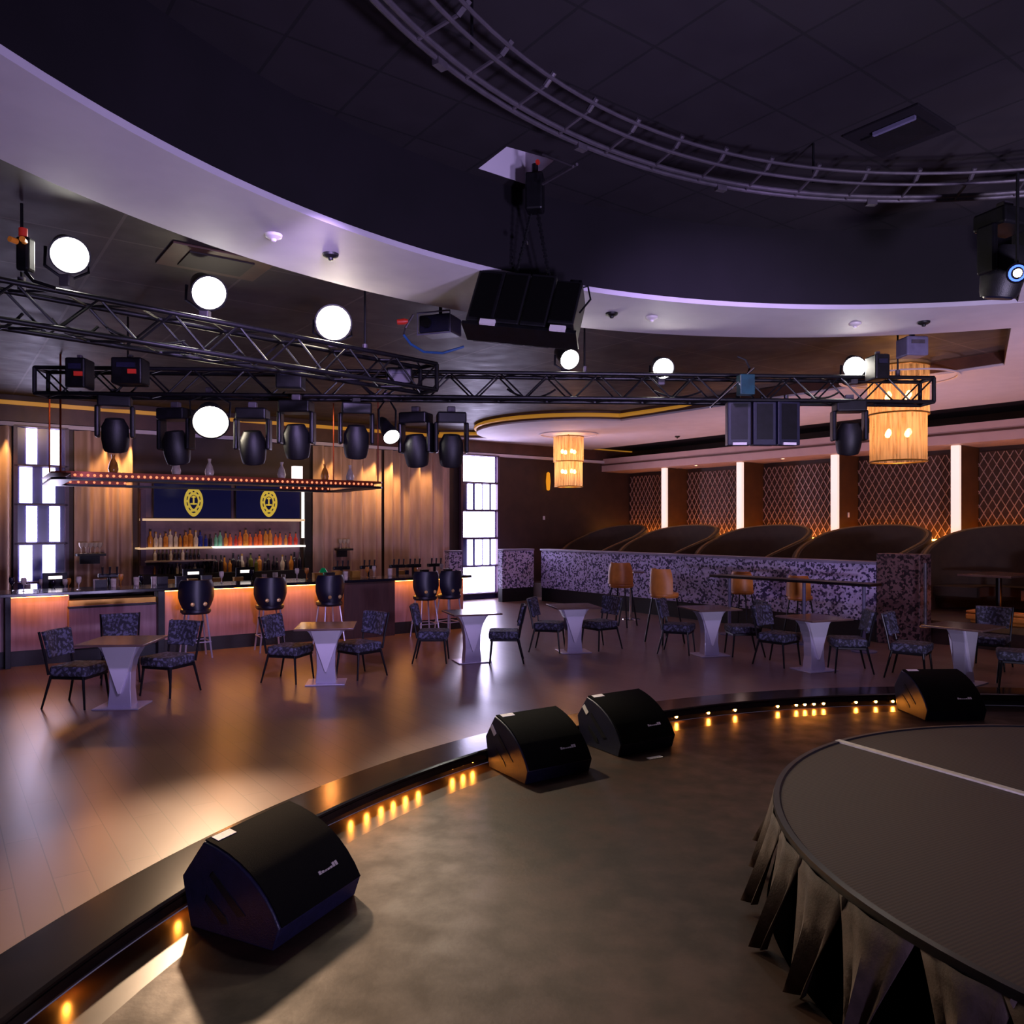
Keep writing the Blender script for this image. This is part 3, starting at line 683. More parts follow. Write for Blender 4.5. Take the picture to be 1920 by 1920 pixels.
# wall shelves on the curtain walls
for px, py, lab, n in ((170, 1040, 'small dark bracket shelf holding glasses by the left light tower', 5), (645, 1030, 'small dark bracket shelf on the curtain right of the screens', 3)):
    D = (CORNER-E1*.45-E2*s_at(px, .45)).y; z = HC-(py-HY)/FPX*D
    q = thing('bracket_shelf', lab, 'shelf', W(s_at(px, .45), .45, z), RB)
    w_ = .52 if n == 5 else .36
    MB().box((0, 0, 0), (w_, .3, .05)).build('shelf_board', M['blackp'], q, bevel=.005)
    MB().box((0, .12, -.1), (w_*.7, .06, .18)).build('bracket', M['blackp'], q)
    for i in range(n):
        b = MB(); b.lathe([(.03, 0), (.03, .004), (.006, .01), (.006, .1), (.045, .15), (.05, .22), (.046, .22), (.04, .155), (0, .11)], 12, caps=False)
        put_simple('shelf_glass', b, GLASS['clear'], W(s_at(px, .45), .45, z+.025)+Vector((math.cos(RB), math.sin(RB), 0))*(w_*.8*((i+.5)/n-.5)), 0, nth(i)+' stemmed glass on the bracket shelf '+('by the left light tower' if n == 5 else 'right of the screens'), 'glass', 'glasses on the bracket shelves')

# curtains
def curtain(px0, px1, z0, z1, label, seed):
    a, c = s_at(px0, .18), s_at(px1, .18); w_ = abs(a-c); rr = random.Random(seed)
    b = MB(); n = int(w_/.02); prof = []; x = 0; ph = 0
    for k in range(n+1):
        x = k/n*w_; ph += .02*2*math.pi/(.30+.07*math.sin(x*3+seed)); prof.append((x-w_/2, (.07*math.sin(ph)+.02*math.sin(2*ph+1))+.015*math.sin(ph*.37+seed)))
    vs = [(x, y, z) for z in (z0, z1) for x, y in prof]; N = len(prof)
    b.add(vs, [(k, k+1, N+k+1, N+k) for k in range(N-1)])
    o = b.build('curtain', M['curtain'], None, smooth=True, solid=.01); o.location = W((a+c)/2, .18); o.rotation_euler = (0, 0, RB)
    me = o.data
    return tag(o, label, 'curtain', 'tan curtains behind the bar')
curtain(-60, 22, .02, 3.98, 'tan pleated curtain left of the left light tower', 1)
curtain(140, 249, .02, 3.98, 'tan pleated curtain between left light tower and screens', 2)
curtain(588, 716, .02, 3.98, 'tan pleated curtain just right of the screens', 3)
curtain(722, 842, .02, 3.98, 'tan pleated curtain left of the right light tower', 4)

# light towers
def tower(px0, px1, label, checks):
    a, c = s_at(px0, .15), s_at(px1, .15); w_ = abs(a-c)
    q = thing('light_tower', label, 'window', W((a+c)/2, .15, 0), RB)
    hgt = 4.0; nrow = 5; z0 = .15; rh = (hgt-z0)/nrow
    MB().box((0, .06, hgt/2), (w_, .06, hgt)).build('backing', M['windark'], q)
    b = MB()
    for k in range(nrow+1): b.box((0, -.01, z0+k*rh), (w_+.1, .1, .035))
    for sx in (-1, 1): b.box((sx*(w_/2+.03), 0, hgt/2), (.07, .12, hgt))
    b.build('frame', M['winframe'], q)
    for k in range(nrow):
        zc = hgt-(k+.5)*rh
        for (x, pw) in checks[k % 2]:
            MB().box((x*w_, .02, zc), (pw*w_, .03, rh-.07)).build('light_panel', M['window'], q)
    return q
tower(32, 122, 'left light tower with checkered glowing white bars', [[(-.2, .22), (.28, .22)], [(-.32, .26), (.16, .26)]])
tower(866, 931, 'right light tower with full white squares above striped panels', [[(-.0, .9)], [(-.26, .14), (-.02, .17), (.2, .17), (.42, .12)]])

# canopy rack hung over the bar
t = thing('bar_canopy', 'copper glass rack hung over the bar edged with small bulbs', 'rack', BP(0, 0, 2.74), BA)
x0, x1, y0, y1 = b_at(97), b_at(724), -.02, 2.45
def rr_path(x0, x1, y0, y1, r, n=6):
    pts = []
    for cx, cy, a0 in ((x1-r, y0+r, -90), (x1-r, y1-r, 0), (x0+r, y1-r, 90), (x0+r, y0+r, 180)):
        pts += [(cx+r*math.cos(R(a0+90*k/n)), cy+r*math.sin(R(a0+90*k/n))) for k in range(n+1)]
    return pts
op = rr_path(x0, x1, y0, y1, .25); ip = rr_path(x0+.28, x1-.28, y0+.28, y1-.28, .12); n = len(op)
for nm, z0, z1, m in (('lower_rail', 0, .035, M['black']), ('upper_rail', .10, .125, M['copper'])):
    b = MB(); vs = [(x, y, z) for z in (z0, z1) for p in (op, ip) for x, y in p]
    fs = []
    for k in range(n):
        j = (k+1) % n
        fs += [(k, j, n+j, n+k), (2*n+k, 2*n+j, 3*n+j, 3*n+k), (k, j, 2*n+j, 2*n+k), (n+k, n+j, 3*n+j, 3*n+k)]
    b.add(vs, fs); b.build(nm, m, t)
for i, (px, off) in enumerate(((107, .05), (724, .1), (107, 2.3), (700, 2.3))):
    xx = x0+.12 if i % 2 == 0 else x1-.12
    MB().bar((xx, y0+.12 if i < 2 else y1-.12, .1), (xx, y0+.12 if i < 2 else y1-.12, 1.88), .014, 8).build('hanging_rod', M['copper'], t, smooth=True)
ball = MB(); ball.lathe([(0, -.022), (.014, -.016), (.022, 0), (.014, .016), (0, .022)], 8, caps=False)
bo = ball.build('bulb', M['bulb'], t, smooth=True); first = True
for edge_y, nn in ((y0-.005, 56), (y1-.285, 40)):
    for k in range(nn):
        if edge_y > 1 and 8 < k < nn-9: continue
        o = bo if first else bo.copy()
        if not first: COL.objects.link(o); o.parent = t
        first = False; o.location = (x0+.3+(x1-x0-.6)*k/(nn-1), edge_y, .068)
b = MB(); b.box(((x0+x1)/2, y0+.014, .068), (x1-x0-.5, .012, .066)); b.build('bulb_band', M['copper'], t)
for xx in (x0+.3+(x1-x0-.6)*.1, x1-.3-(x1-x0-.6)*.1): MB().box((xx, y1-.27, .068), ((x1-x0-.6)*.22, .012, .066)).build('bulb_band', M['copper'], t)
for i, (px, kind) in enumerate(((212, 'amber'), (330, 'clear'), (392, 'clear'), (527, 'clear'), (608, 'amber'), (655, 'clear'))):
    z = 2.872; bb = b_at(px, .15)
    b = MB(); b.lathe([(0, 0), (.06, 0), (.075, .06), (.05, .16), (.02, .22), (.03, .28), (0, .28)], 14, caps=False)
    put_simple('decanter', b, GLASS[kind], BP(bb, .12, z), 0, nth(i)+' glass decanter from the left standing on the canopy rack', 'decanter', 'decanters on the canopy rack')
b = MB(); b.box((0, 0, .11), (.16, .12, .22)); put_simple('white_box', b, M['shelflit'], BP(b_at(557, .14), .14, 2.872), BA, 'small glowing white box standing on the canopy rack', 'box')

# ------------------------------------------------------------------ booths along the right wall
posts = [2.4, 5.08, 7.81, 10.56, 13.3]
pn = ['farthest glowing white post on the booth wall', 'second glowing white post from the far corner of the booth wall', 'glowing white post between the third and fourth booth', 'glowing white post behind the larger pendant lamp, nearest visible', 'glowing white post past the right picture edge', 'glowing white post farthest past the right picture edge']
for i, tp in enumerate(posts):
    q = thing('booth_divider', pn[i], 'divider', W(0, tp, .4), RR, 'dividers between the booths')
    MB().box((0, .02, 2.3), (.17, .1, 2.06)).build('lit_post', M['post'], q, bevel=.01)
    MB().box((0, .52, 1.67), (.1, .94, 3.33)).build('side_panel', M['sidepan'], q)
    MB().box((0, 0.02, .64), (.12, .1, 1.26)).build('lower_post', M['velvet'], q)
    MB().box((0, -.1, 1.30), (.14, .1, .05)).build('uplight', M['uplight'], q)
bays = [(0.0, 2.4)]+[(posts[k], posts[k+1]) for k in range(4)]
bn = ['farthest', 'second farthest', 'third farthest', 'fourth, behind the larger pendant lamp', 'nearest, at the right picture edge', 'hidden nearest']
for i, (a, c) in enumerate(bays):
    w_ = c-a-.12; tm = (a+c)/2
    q = thing('lattice_screen', 'diamond lattice screen above booth, '+bn[i]+' along the wall', 'screen', W(-.97, tm, 1.7), RR, 'lattice screens above the booths')
    MB().box((0, 0, .97), (w_, .03, 1.94)).build('backing', M['lattback'], q)
    b = MB(); dx = .17; hgt = 1.9; slope = 1.75
    k = -int(hgt/slope/dx)-1
    def clip(x0_, d):
        z0_, z1_ = 0.0, hgt
        xa, xb = x0_, x0_+d*hgt/slope
        if d > 0:
            if xa < -w_/2: z0_ = (-w_/2-x0_)*slope; xa = -w_/2
            if xb > w_/2: z1_ = (w_/2-x0_)*slope; xb = w_/2
        else:
            if xa > w_/2: z0_ = (x0_-w_/2)*slope; xa = w_/2
            if xb < -w_/2: z1_ = (x0_+w_/2)*slope; xb = -w_/2
        return None if z1_-z0_ < .05 else (xa, z0_, xb, z1_)
    x = -w_/2-hgt/slope
    while x < w_/2+hgt/slope:
        for d, yy in ((1, -.03), (-1, -.042)):
            r_ = clip(x, d)
            if r_: b.bar((r_[0], yy, r_[1]+.02), (r_[2], yy, r_[3]+.02), .0105, 4)
        x += dx
    b.build('lattice', M['lattice'], q)
    MB().box((0, -.22, .02), (w_-.1, .05, .04)).build('uplight_strip', M['uplight'], q)
    # curved booth
    hw = (c-a)/2-.05
    q = thing('curved_booth', 'high backed curved velvet booth, '+bn[i]+' along the wall', 'booth', W(.0, tm, .4), RR, 'curved booths along the wall')
    b = MB(); n = 40; rows = 7; out = []; inn = []
    def shell(u, off):
        ph = R(-128+256*u)      # 0 = back
        cs, sn = math.cos(ph), math.sin(ph)
        y = -1.15+ (1.05+off)*cs if cs > 0 else -1.15+(1.6+off)*cs
        return ((hw-.12+off)*math.copysign(abs(sn)**.9, sn), y)
    top = []
    for i2 in range(n+1):
        u = i2/n; (xo, yo), (xi, yi) = shell(u, .1), shell(u, -.04)
        e = abs(2*u-1); zt = 1.64-.72*e**2.1
        for k2 in range(rows):
            v = k2/(rows-1); lean = .06*(v-.5)
            out.append((xo*(1+lean*.4), yo, zt*v)); inn.append((xi*(1+lean*.4), yi, .0+zt*v))
        top.append(((xo+xi)/2, (yo+yi)/2, zt+.0))
    N = (n+1)*rows; fs = []
    for i2 in range(n):
        for k2 in range(rows-1):
            a_ = i2*rows+k2; fs += [(a_, a_+rows, a_+rows+1, a_+1), (N+a_, N+a_+1, N+a_+rows+1, N+a_+rows)]
        a_ = i2*rows+rows-1; fs.append((a_, a_+rows, N+a_+rows, N+a_))
    for i2 in (0, n):
        for k2 in range(rows-1): a_ = i2*rows+k2; fs.append((a_, a_+1, N+a_+1, N+a_))
    b.add(out+inn, fs); b.build('backrest', M['velvet'], q, smooth=True)
    MB().tube([(p[0], p[1], p[2]+.01) for p in top], .026, 8).build('top_roll', M['velvet_edge'], q, smooth=True)
    seatp = [shell(.1+.8*k/24, -.05) for k in range(25)]; seati = [shell(.1+.8*k/24, -.58) for k in range(25)][::-1]
    b = MB(); b.prism(seatp+[(x_*.62, y_) for x_, y_ in [(p[0], p[1]) for p in seati]], .28, .46, lambda a_, c_, h: (a_, c_, h)); b.build('seat', M['velvet'], q, smooth=False)
    if i in (3, 4):
        q = thing('booth_table', 'dark booth table '+('inside the booth behind the larger pendant lamp' if i == 3 else 'with orange glow beneath at the right picture edge'), 'table', W(1.35, tm, .4), RR)
        MB().box((0, 0, .73), (.9, 1.3, .04)).build('tabletop', M['tabletop'], q, bevel=.006)
        MB().bar((0, 0, .02), (0, 0, .71), .05, 12).build('pedestal', M['black'], q, smooth=True)
        MB().lathe([(0, 0), (.28, 0), (.28, .02), (0, .03)], 20, caps=False).build('base', M['black'], q, smooth=True)
b = MB(); b.box((0, 0, .11), (1.5, .32, .1)); b.box((0, 0, .03), (1.4, .2, .06)); b.box((0, .0, .19), (1.5, .3, .05))
o = b.build('booth_bench', M['tan'], bevel=.03, smooth=True); o.location = W(3.06, 12.9, .4); o.rotation_euler = (0, 0, RR); tag(o, 'low orange bench at the platform edge by the right picture edge', 'bench')
q = thing('rail_post', 'slim metal post standing on the edge of the booth platform', 'post', F(1735, 1176, .4))
MB().bar((0, 0, .02), (0, 0, 1.04), .026, 12).build('pole', M['steel'], q, smooth=True)
MB().lathe([(0, 0), (.09, 0), (.085, .02), (.05, .045), (.03, .05), (0, .05)], 16, caps=False).build('base', M['gold'], q, smooth=True)

# mosaic partition
SP = 3.85
q = thing('mosaic_partition', 'long waist-high partition of lavender mosaic before the booths', 'partition', W(SP, (1.6+11)/2), RR)
L = 9.4
MB().box((0, 0, .86), (L, .26, 1.0)).build('mosaic_panel', M['mosaic'], q)
MB().box((0, 0, .18), (L, .22, .36)).build('plinth', M['blackp'], q)
MB().box((0, 0, 1.385), (L+.04, .32, .05)).build('cap', M['cap'], q, bevel=.006)
for (sa, sb), lab in (((SP+.15, s_at(938, 1.2)), 'mosaic partition piece between the right light tower and the long partition'), ((s_at(862, 1.2), s_at(838, 1.2)), 'short mosaic partition piece left of the right light tower')):
    q = thing('partition_return', lab, 'partition', W((sa+sb)/2, 1.2), RB, 'short mosaic partition pieces beside the light tower'); L2 = abs(sb-sa)
    MB().box((0, 0, .86), (L2, .2, 1.0)).build('mosaic_panel', M['mosaic'], q)
    MB().box((0, 0, .18), (L2, .18, .36)).build('plinth', M['blackp'], q)
    MB().box((0, 0, 1.385), (L2, .26, .05)).build('cap', M['cap'], q, bevel=.006)
b = MB(); b.box((0, 0, .78), (.75, .4, 1.56)); o = b.build('partition_pier', M['mosaic2'], bevel=.01); o.location = W(SP-.05, 11.4); o.rotation_euler = (0, 0, RR); tag(o, 'brown mosaic pier closing the right end of the partition', 'pier')

# drink rail with tan stools
pa, pb = F(1342, 1078, 1.1), F(1642, 1096, 1.1); d = pb-pa; ra = math.atan2(d.y, d.x)
q = thing('drink_rail', 'long thin black drink rail on slim posts before the partition', 'counter', ((pa.x+pb.x)/2, (pa.y+pb.y)/2, 0), ra)
MB().box((0, 0, 1.09), (d.length, .4, .045)).build('rail_top', M['black'], q, bevel=.005)
for x in (-.42, .1, .46):
    MB().bar((x*d.length*.95, 0, .02), (x*d.length*.95, 0, 1.07), .03, 10).build('post', M['box'], q, smooth=True)
    MB().lathe([(0, 0), (.2, 0), (.2, .015), (0, .02)], 18, (x*d.length*.95, 0, 0), caps=False).build('foot', M['box'], q, smooth=True)
def tan_stool():
    t = thing('high_stool', '', 'bar stool', (0, 0, 0), 0, 'tan leather high stools before the partition')
    b = MB(); rows, cols = 6, 11; fr = []; bkv = []
    for i in range(rows):
        u = i/(rows-1); z = .72+.36*u
        for j in range(cols):
            qq = j/(cols-1)*2-1; w = 1-.25*u**4; a = qq*1.3
            fr.append((.21*w*math.sin(a), -.21*math.cos(a)+.03, z)); bkv.append((.24*w*math.sin(a), -.24*math.cos(a)+.03, z))
    fs = [(i*cols+j, i*cols+j+1, (i+1)*cols+j+1, (i+1)*cols+j) for i in range(rows-1) for j in range(cols-1)]
    N = rows*cols; f2 = [tuple(v+N for v in reversed(f)) for f in fs]
    bd = [j for j in range(cols)]+[i*cols+cols-1 for i in range(1, rows)]+[(rows-1)*cols+j for j in range(cols-2, -1, -1)]+[i*cols for i in range(rows-2, 0, -1)]
    b.add(fr+bkv, fs+f2+[(bd[k], bd[(k+1) % len(bd)], bd[(k+1) % len(bd)]+N, bd[k]+N) for k in range(len(bd))])
    b.build('backrest', M['tan'], t, smooth=True)
    MB().lathe([(0, .66), (.19, .66), (.21, .69), (.2, .73), (0, .74)], 18, caps=False).build('seat', M['tan'], t, smooth=True)
    for sx in (-1, 1):
        for sy in (-1, 1): MB().bar((sx*.12, sy*.12, .67), (sx*.2, sy*.2, 0), .013, 8).build('leg', M['black'], t, smooth=True)
    return t
TS = tan_stool()
for i, (px, py, k, lab) in enumerate(((1165, 1174, 1.2, 'tan high stool farthest left before the mosaic partition'), (1246, 1205, 1.2, 'tan high stool second from left before the mosaic partition'), (1392, 1180, 1.06, 'tan high stool below the left half of the drink rail'), (1500, 1197, 1.06, 'tan high stool below the right half of the drink rail'))):
    p = F(px, py); rz = RR+R((20, -8, 10, 0)[i])
    o = TS if i == 0 else dup(TS, p, rz, lab)
    o.location = p; o.rotation_euler = (0, 0, rz); o['label'] = lab; o.scale = (k, k, k)
q = thing('high_table', 'slim high table on a chrome pole left of the tan stools', 'table', F(1183, 1161))
MB().lathe([(0, 1.02), (.3, 1.02), (.3, 1.05), (0, 1.05)], 24, caps=False).build('tabletop', M['tabletop'], q, smooth=True)
MB().bar((0, 0, .02), (0, 0, 1.03), .03, 12).build('pole', M['chrome'], q, smooth=True)
MB().lathe([(0, 0), (.2, 0), (.19, .015), (.05, .03), (0, .03)], 20, caps=False).build('base', M['chrome'], q, smooth=True)

# ------------------------------------------------------------------ pendants
def pendant(px, py, D, r, h, label, zc=4.4):
    p = U(px, py, D); q = thing('drum_pendant', label, 'lamp', (p.x, p.y, p.z), 0, 'woven gold drum pendants')
    for nm, z0, z1, rr in (('upper_drum', -.0, h/2, r), ('lower_drum', -h/2, 0.0, r*.93)):
        MB().lathe([(rr, z0), (rr, z1)], 40, caps=False).build(nm, M['shade'], q, smooth=True)
    for z, rr in ((-h/2, r*.93), (0, r), (h/2, r)):
        MB().tube([(rr*math.cos(a*2*math.pi/40), rr*math.sin(a*2*math.pi/40), z) for a in range(40)], .014, 6, closed=True).build('hoop', M['gold'], q, smooth=True)
    MB().bar((0, 0, -h*.3), (0, 0, zc-p.z), .02, 10).build('stem', M['gold'], q, smooth=True)
    for z in (-h*.2, h*.2):
        for k in range(4):
            a = k*math.pi/2+.4
            MB().lathe([(0, -.05), (.03, -.04), (.045, 0), (.03, .05), (0, .07)], 10, (r*.45*math.cos(a), r*.45*math.sin(a), z), caps=False).build('bulb', M['amberb'], q, smooth=True)
    rec = ring('trim_13', p.x, p.y, [(r*1.95, zc-.001), (r*1.95, zc-.02), (r*1.85, zc-.02), (r*1.85, zc-.001)], M['soffit'], 64); struct(rec, 'round rim of the ceiling recess above a drum pendant')
    for z in (-h*.2, h*.2): light('POINT', (p.x, p.y, p.z+z), 'ffd0a0', 13, .12)
    return q
def light(kind, loc, col, power, size=.1, target=None, angle=60, blend=.6, sy=None):
    l = bpy.data.lights.new(kind.lower()+'_light', kind); l.color = lin(col)[:3]; l.energy = power
    o = bpy.data.objects.new(l.name, l); COL.objects.link(o); o.location = loc
    if kind in ('POINT', 'SPOT'): l.shadow_soft_size = size
    if kind == 'SPOT': l.spot_size = R(angle); l.spot_blend = blend
    if kind == 'AREA':
        l.size = size
        if sy: l.shape = 'RECTANGLE'; l.size_y = sy
    if target is not None: o.rotation_euler = (Vector(target)-Vector(loc)).to_track_quat('-Z', 'Y').to_euler()
    return o
pendant(1066, 866, 20.3, .39, 1.28, 'small drum pendant lamp before the far brown wall')
pendant(1684, 778, 12.6, .45, 1.5, 'large drum pendant lamp hanging before the booths')

# ------------------------------------------------------------------ trusses and stage lights
def truss(a, c, label, size=.3):
    a, c = Vector(a), Vector(c); d = c-a; L_ = d.length
    q = thing('lighting_truss', label, 'truss', a, math.atan2(d.y, d.x)); h = size/2
    for y in (-h, h):
        for z in (-h, h): MB().bar((0, y, z), (L_, y, z), .025, 10).build('chord', M['black'], q, smooth=True)
    b = MB(); n = int(L_/(size*1.0)); st_ = L_/n
    for k in range(n):
        x0_, x1_ = k*st_, (k+1)*st_; s_ = 1 if k % 2 else -1
        for y in (-h, h): b.bar((x0_, y, -h*s_), (x1_, y, h*s_), .011, 6)
        for z in (-h, h): b.bar((x0_, -h*s_, z), (x1_, h*s_, z), .011, 6)
    b.build('lacing', M['black'], q, smooth=True)
    for x in (0, L_):
        b = MB()
        for p_, q_ in (((x, -h, -h), (x, h, -h)), ((x, h, -h), (x, h, h)), ((x, h, h), (x, -h, h)), ((x, -h, h), (x, -h, -h))): b.bar(p_, q_, .025, 8)
        b.build('end_frame', M['black'], q, smooth=True)
    return q
TZ = 3.87
truss((-5.6, 9.35, TZ-.12), (5.28, 10.0, TZ-.06), 'long straight black truss crossing the room before the bar')
truss((-5.2, 4.85, TZ-.1), (-.98, 9.21, TZ-.1), 'slanting black truss from the left toward the middle of the room')
# truss hangers
for i, (x, y) in enumerate(((-3.9, 6.25), (-1.6, 8.55), (-4.6, 9.41), (.9, 9.74), (4.9, 9.98))):
    q = thing('hanger_rod', nth(i)+' thin hanger holding a truss to the ceiling', 'hanger', (x, y, TZ+.05), 0, 'hangers above the trusses')
    MB().bar((0, 0, 0), (0, 0, .69), .012, 8).build('rod', M['black'], q, smooth=True)
    MB().lathe([(0, 0), (.03, 0), (.03, .1), (0, .1)], 10, caps=False).build('clamp', M['steel'], q, smooth=True)

def par_can(px, py, D, r, aim, label, lens, power, col, mount, gobo=70):
    p = U(px, py, D); d = (Vector(aim)-p).normalized()
    q = thing('stage_spotlight', label, 'spotlight', p, 0, 'lit stage spotlights')
    MB().lathe([(r*1.02, -.02), (r*1.12, .0), (r*1.15, .03), (r*1.05, .03), (r*1.0, .0), (r*.96, -.1), (r*.7, -.3), (r*.35, -.38), (0, -.38)], 24, axis=d, caps=False).build('housing', M['black'], q, smooth=True)
    MB().lathe([(0, .012), (r*.6, .01), (r*.98, 0), (r*.98, -.01), (0, -.01)], 24, axis=d, caps=False).build('lens', lens, q, smooth=True)
    side = d.cross(Vector((0, 0, 1))).normalized(); b = MB(); back = -d*.14
    m = Vector((0, 0, mount))
    b.tube([tuple(back+side*r*1.15), tuple(back+side*r*1.2+m*.6), tuple(back+m), tuple(back-side*r*1.2+m*.6), tuple(back-side*r*1.15)], .014, 6)
    b.build('yoke', M['black'], q, smooth=True)
    e = back+m; MB().box(e, (.09, .09, .1)).build('clamp', M['steel'], q, bevel=.01)
    if power: light('SPOT', p+d*.07, col, power, r*.8, aim, gobo, .7)
AIM = (1.6, 3.2, -.1)
par_can(130, 477, 6.45, .135, (.6, .9, .4), 'lit round spotlight farthest left above the slanting truss', M['lensw'], 40, 'fff0dc', -.26)
par_can(391, 548, 7.35, .145, (1.0, 2.0, .4), 'lit round spotlight in the middle of the slanting truss', M['lensw'], 70, 'ffe6c4', -.24)
par_can(625, 605, 8.35, .17, (.3, .8, 1.2), 'brightest lit spotlight near the right end of the slanting truss', M['lens'], 90, 'ffe2b4', -.24)
par_can(395, 790, 9.35, .19, (-1.3, 4.0, 0), 'lit amber-haloed spotlight hung below the long truss above the bar', M['lens'], 2100, 'ffd2a8', .3, 38)
par_can(733, 817, 9.6, .095, (.6, 6.3, 0), 'small lit spotlight hung low among the dark moving heads', M['lensw'], 750, 'ffeccc', .4, 50)
par_can(1067, 673, 9.65, .115, (3.6, 2.2, -.1), 'lit spotlight on the long truss just below the hung speakers', M['lensw'], 40, 'fff0dc', -.2)
par_can(1243, 690, 9.75, .12, (2.0, 2.0, .6), 'lit spotlight alone on the middle of the long truss', M['lensw'], 40, 'fff0dc', -.2)
par_can(1602, 688, 9.9, .125, (2.0, 2.4, .6), 'lit spotlight near the right end of the long truss', M['lensw'], 40, 'fff0dc', -.2)

def mover_proto():
    t = thing('moving_head', '', 'stage light', (0, 0, 0), 0, 'unlit moving head lights')
    MB().box((0, 0, -.1), (.36, .28, .14)).build('base', M['black'], t, bevel=.02)
    for sx in (-1, 1): MB().box((sx*.19, 0, -.34), (.05, .16, .38)).build('yoke_arm', M['black'], t, bevel=.02)
    MB().lathe([(0, .16), (.1, .15), (.15, .05), (.155, -.1), (.14, -.2), (.125, -.24), (.11, -.235), (0, -.225)], 20, (0, 0, -.45), (0, -.25, 1), caps=False).build('head', M['blackp'], t, smooth=True)
    MB().lathe([(0, 0), (.11, 0), (.1, .012), (0, .015)], 18, (0, .058, -.682), (0, .25, -1), caps=False).build('lens', M['navy'], t, smooth=True)
    MB().box((0, 0, .0), (.1, .08, .1)).build('clamp', M['steel'], t, bevel=.01)
    return t
MV = mover_proto(); MV['label'] = 'x'; firstm = True
mv = [(216, 738, 9.4, 20, 'dark moving head lamp hung farthest left below the long truss'), (330, 762, 9.5, -10, 'dark moving head lamp left of the amber-haloed spotlight'), (474, 762, 9.5, 5, 'dark moving head lamp right of the amber-haloed spotlight'), (556, 748, 9.2, 0, 'biggest dark moving head lamp above the right emblem screen'), (668, 752, 9.6, 15, 'dark moving head lamp left of the small lit spotlight'), (780, 770, 9.8, -15, 'dark moving head lamp right of the small lit spotlight'), (846, 770, 9.8, 10, 'dark moving head lamp nearest the right light tower'), (1592, 748, 9.9, -8, 'dark moving head lamp left of the large drum pendant')]
for px, py, D, rz, lab in mv:
    p = U(px, py, D)
    if firstm: MV.location = p; MV.rotation_euler = (0, 0, R(rz)); MV['label'] = lab; firstm = False
    else: dup(MV, p, R(rz), lab)
# dimmer / power boxes on the truss, and small parts
for i, (px, py, D, sx, sz, m, lab) in enumerate(((150, 702, 8.95, .22, .34, 'black', 'tall black power box on the left end of the long truss'), (245, 698, 9.0, .34, .3, 'black', 'wide black power box beside the tall one on the long truss'), (545, 712, 9.1, .3, .24, 'black', 'black power box on the long truss above the biggest moving head'), (750, 708, 9.25, .3, .2, 'black', 'black power box on the long truss left of its middle'), (1710, 652, 9.8, .28, .24, 'box', 'grey motor box above the right end of the long truss'), (1645, 690, 9.55, .18, .3, 'black', 'black power box beside the grey motor box'))):
    q = thing('power_box', lab, 'box', U(px, py, D), R(4), 'boxes on the long truss')
    MB().box((0, 0, 0), (sx, .26, sz)).build('housing', M[m], q, bevel=.02)
    MB().box((0, -.135, sz*.2), (sx*.6, .01, sz*.18)).build('front_plate', M['steel'] if m == 'box' else M['cab'], q)
    MB().box((0, .0, sz*.5+.02), (.05, .05, .06)).build('hook', M['steel'], q, bevel=.008)
    if i in (0, 1):
        MB().box((sx*.2, -.14, -sz*.05), (.09, .02, .05)).build('red_label', M['red'], q)
q = thing('cable_splitter', 'dark cable splitter with red and orange plugs at left on the slanting truss', 'cable box', U(48, 478, 6.0), 0)
MB().box((0, 0, 0), (.1, .1, .26)).build('body', M['black'], q, bevel=.02)
MB().lathe([(0, 0), (.03, 0), (.03, .06), (0, .06)], 10, (.0, -.03, .13), caps=False).build('red_plug', M['red'], q, smooth=True)
MB().lathe([(0, 0), (.022, 0), (.022, .06), (0, .06)], 10, (.03, -.06, .08), (0.3, -1, 0), caps=False).build('orange_plug', M['orange'], q, smooth=True)
MB().lathe([(0, 0), (.022, 0), (.022, .06), (0, .06)], 10, (-.03, -.06, .08), (-.3, -1, 0), caps=False).build('orange_plug', M['orange'], q, smooth=True)
MB().tube([(0, 0, -.13), (.06, 0, -.2), (.2, .05, -.24)], .015, 6).build('cable_tail', M['black'], q, smooth=True)
q = thing('cable_run', 'blue cable drooping from a red plug near the hung speakers', 'cable', U(760, 602, 8.6), 0)
pts = [U(x, y, 8.7)-U(760, 602, 8.6) for x, y in ((757, 628), (770, 645), (795, 660), (830, 662), (870, 650))]
MB().tube([tuple(p) for p in pts], .014, 8).build('blue_cable', M['bluecable'], q, smooth=True)
MB().lathe([(0, 0), (.03, 0), (.035, .08), (.02, .12), (0, .12)], 10, tuple(U(745, 604, 8.7)-U(760, 602, 8.6)), (1, 0, .1), caps=False).build('red_plug', M['red'], q, smooth=True)
MB().tube([tuple(U(x, y, 8.7)-U(760, 602, 8.6)) for x, y in ((765, 605), (775, 590), (760, 615), (757, 628))], .012, 6).build('tail', M['steel'], q, smooth=True)
q = thing('projector_frame', 'dark purple projector hung left of the hung speakers', 'projector', U(826, 612, 8.9), R(-20))
MB().box((0, 0, 0), (.38, .34, .2)).build('housing', M['cab'], q, bevel=.02)
MB().lathe([(0, 0), (.06, 0), (.06, .04), (0, .04)], 14, (-.08, -.19, 0), (0, -1, 0), caps=False).build('lens', M['black'], q, smooth=True)
MB().tube([(-.2, -.18, .12), (.2, -.18, .12), (.2, -.18, -.12), (-.2, -.18, -.12)], .01, 6, closed=True).build('cage', M['box'], q)
MB().bar((0, 0, .1), (0, 0, .62), .02, 8).build('stem', M['black'], q, smooth=True)
